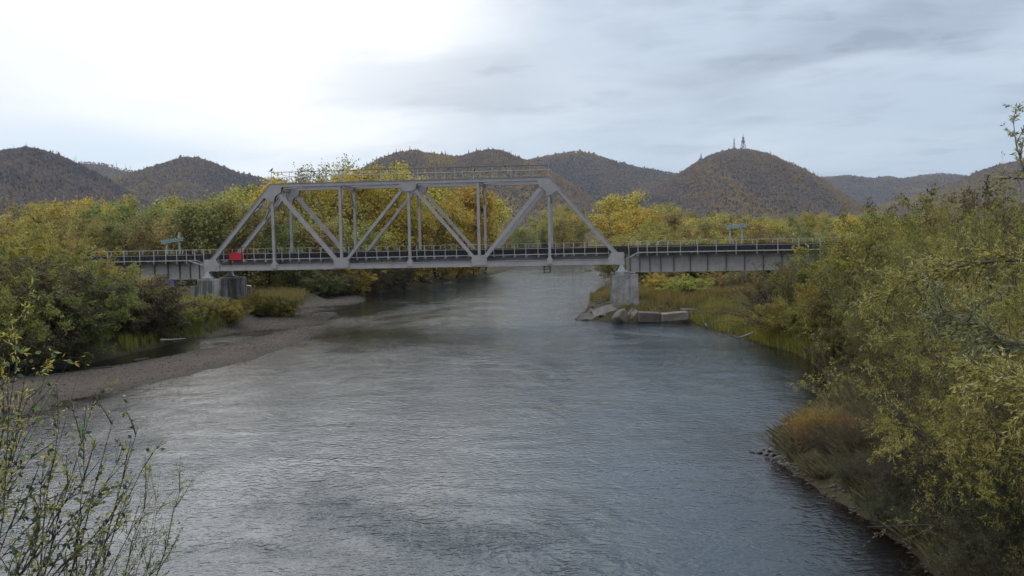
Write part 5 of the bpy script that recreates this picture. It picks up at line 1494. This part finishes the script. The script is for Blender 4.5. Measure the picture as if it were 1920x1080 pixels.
# dark stones of the little spit on the right: each one a thing
rq = random.Random(9); sp = []
for k in range(4):
    sp.append(rock('river_stone', (0, 0, -50), (1, .8, .5), 200 + k, 'x', 'stone', sub=2, jag=.5))
cnt = 0
for i in range(400):
    px = rq.uniform(1415, 1500); py = rq.uniform(800, 885)
    u = (px - 1415) / 85; lo = 846 - 42 * u; hi = 852 + 34 * u
    if not (lo < py < hi): continue
    q = gp(px, py, 0)
    o = sp[cnt] if cnt < 4 else sp[rq.randrange(4)].copy()
    if cnt >= 4: COL.objects.link(o)
    s = rq.uniform(.09, .24); o.scale = (s, s * rq.uniform(.7, 1), s * rq.uniform(.6, 1)); o.location = (q.x, q.y, max(0.0, hz(q.x, q.y)) + rq.uniform(-.02, .03)); o.rotation_euler = (rq.uniform(-.2, .2), rq.uniform(-.2, .2), rq.uniform(0, 6))
    v = rq.uniform(.35, .8); o.color = (v, v, v * 1.02, 1)
    tag(o, 'dark wet stone on the small spit at the right water edge', 'stone', 'dark stones on the spit'); cnt += 1
    if cnt >= 95: break

# single trees standing out on the hill ridges
def ridge_proto(kind, seed):
    rs = np.random.RandomState(seed); w = MB()
    w.tube([(0, 0, -3), (0, 0, 8), (.3, 0, 16)], [.35, .25, .06], 5)
    if kind == 'conifer':
        for k in range(9):
            z = 3 + k * 1.45; r = 3.0 * (1 - k / 9.6)
            for j in range(5):
                a = j * 1.256 + k * .7; e = (math.cos(a) * r, math.sin(a) * r, z - .7)
                w.add([(0, 0, z + 1.2), (e[0] - math.sin(a) * r * .4, e[1] + math.cos(a) * r * .4, e[2]), (e[0] + math.sin(a) * r * .4, e[1] - math.cos(a) * r * .4, e[2])], [(0, 1, 2)])
    else:
        for k in range(12):
            z = 5 + k * .9; a = rs.rand() * 6.28; L = rs.uniform(1, 3)
            w.tube([(0, 0, z), (math.cos(a) * L, math.sin(a) * L, z + L * .7)], [.16, .04], 3)
    return w.build('ridge_conifer' if kind == 'conifer' else 'bare_tree', M_CONI if kind == 'conifer' else M_TWIG)


M_CONI = mat_flat('dark_conifer', (.035, .04, .03), .9, .4, .5)
RP = {'conifer': [ridge_proto('conifer', 1), False], 'snag': [ridge_proto('snag', 2), False]}


def ridge_trees(hname, lst, kind, label, group, hh):
    A, u, X, Y, Z, s = HG[hname]
    for px in lst:
        a = math.atan2((px - 960), FPX)
        j = int(np.argmin(np.abs(A - a))); el = (Z[:, j] - CAM_Z) / np.hypot(X[:, j], Y[:, j]); i = int(np.argmax(el))
        P = RP[kind]
        if P[1]: o = P[0].copy(); COL.objects.link(o)
        else: o = P[0]; P[1] = True
        o.location = (X[i, j], Y[i, j], Z[i, j]); k = hh / 16 * rv.uniform(.65, 1.15); o.scale = (k, k, k); o.rotation_euler = (0, 0, rv.uniform(0, 6))
        tag(o, label, 'tree', group)


ridge_trees('left_peak', [262, 268, 276, 330, 338, 347, 352, 360, 372, 384, 395, 412, 425, 437, 452], 'conifer', 'small dark conifer on the pointed hill left of the bridge', 'conifers on the pointed hill', 8)
ridge_trees('far_left', [150, 228, 244, 252], 'snag', 'lone tree on the low distant ridge far left', 'lone trees on the far left ridge', 17)
ridge_trees('left', [35, 60, 95, 118, 132, 150, 165], 'snag', 'bare tree on the rounded hill at the left edge', 'bare trees on the left hill', 9)
ridge_trees('middle_ridge', [672, 678, 684, 692, 700, 706, 712, 722, 735, 748, 757, 775, 790, 832, 842, 850, 884, 900, 922, 948, 960, 970], 'conifer', 'dark conifer on the ridge above the truss', 'conifers on the middle ridge', 8)
ridge_trees('middle_ridge', [764, 788, 815, 905, 928, 962, 978], 'snag', 'bare tree on the ridge above the truss', 'bare trees on the middle ridge', 8.5)
ridge_trees('middle_back', [1030, 1060, 1120, 1150, 1190, 1215], 'snag', 'bare tree on the smooth hill right of the truss', 'bare trees on the smooth hill', 11)
ridge_trees('tower_hill', [1482, 1490, 1500, 1512, 1520, 1528, 1534, 1545, 1424, 1455], 'snag', 'bare tree on the right shoulder of the tower hill', 'bare trees on the tower hill', 9)

# ------------------------------------------------------------------ thin autumn air
def build_haze():
    m = bpy.data.materials.new('haze'); m.use_nodes = True; T = NT(m.node_tree); T.n.clear(); out = T.new('ShaderNodeOutputMaterial')
    v = T.new('ShaderNodeVolumePrincipled'); v.inputs['Color'].default_value = (.80, .88, 1.0, 1); v.inputs['Density'].default_value = HAZE; v.inputs['Anisotropy'].default_value = .2
    T.link(v.outputs[0], out.inputs['Volume'])
    o = MB().box(-9500, 9500, -9500, 9500, -14, 520).build('haze', m); tag(o, 'thin bluish air between the bridge and the hills', 'haze', kind='stuff')


HAZE = .00006
build_haze()
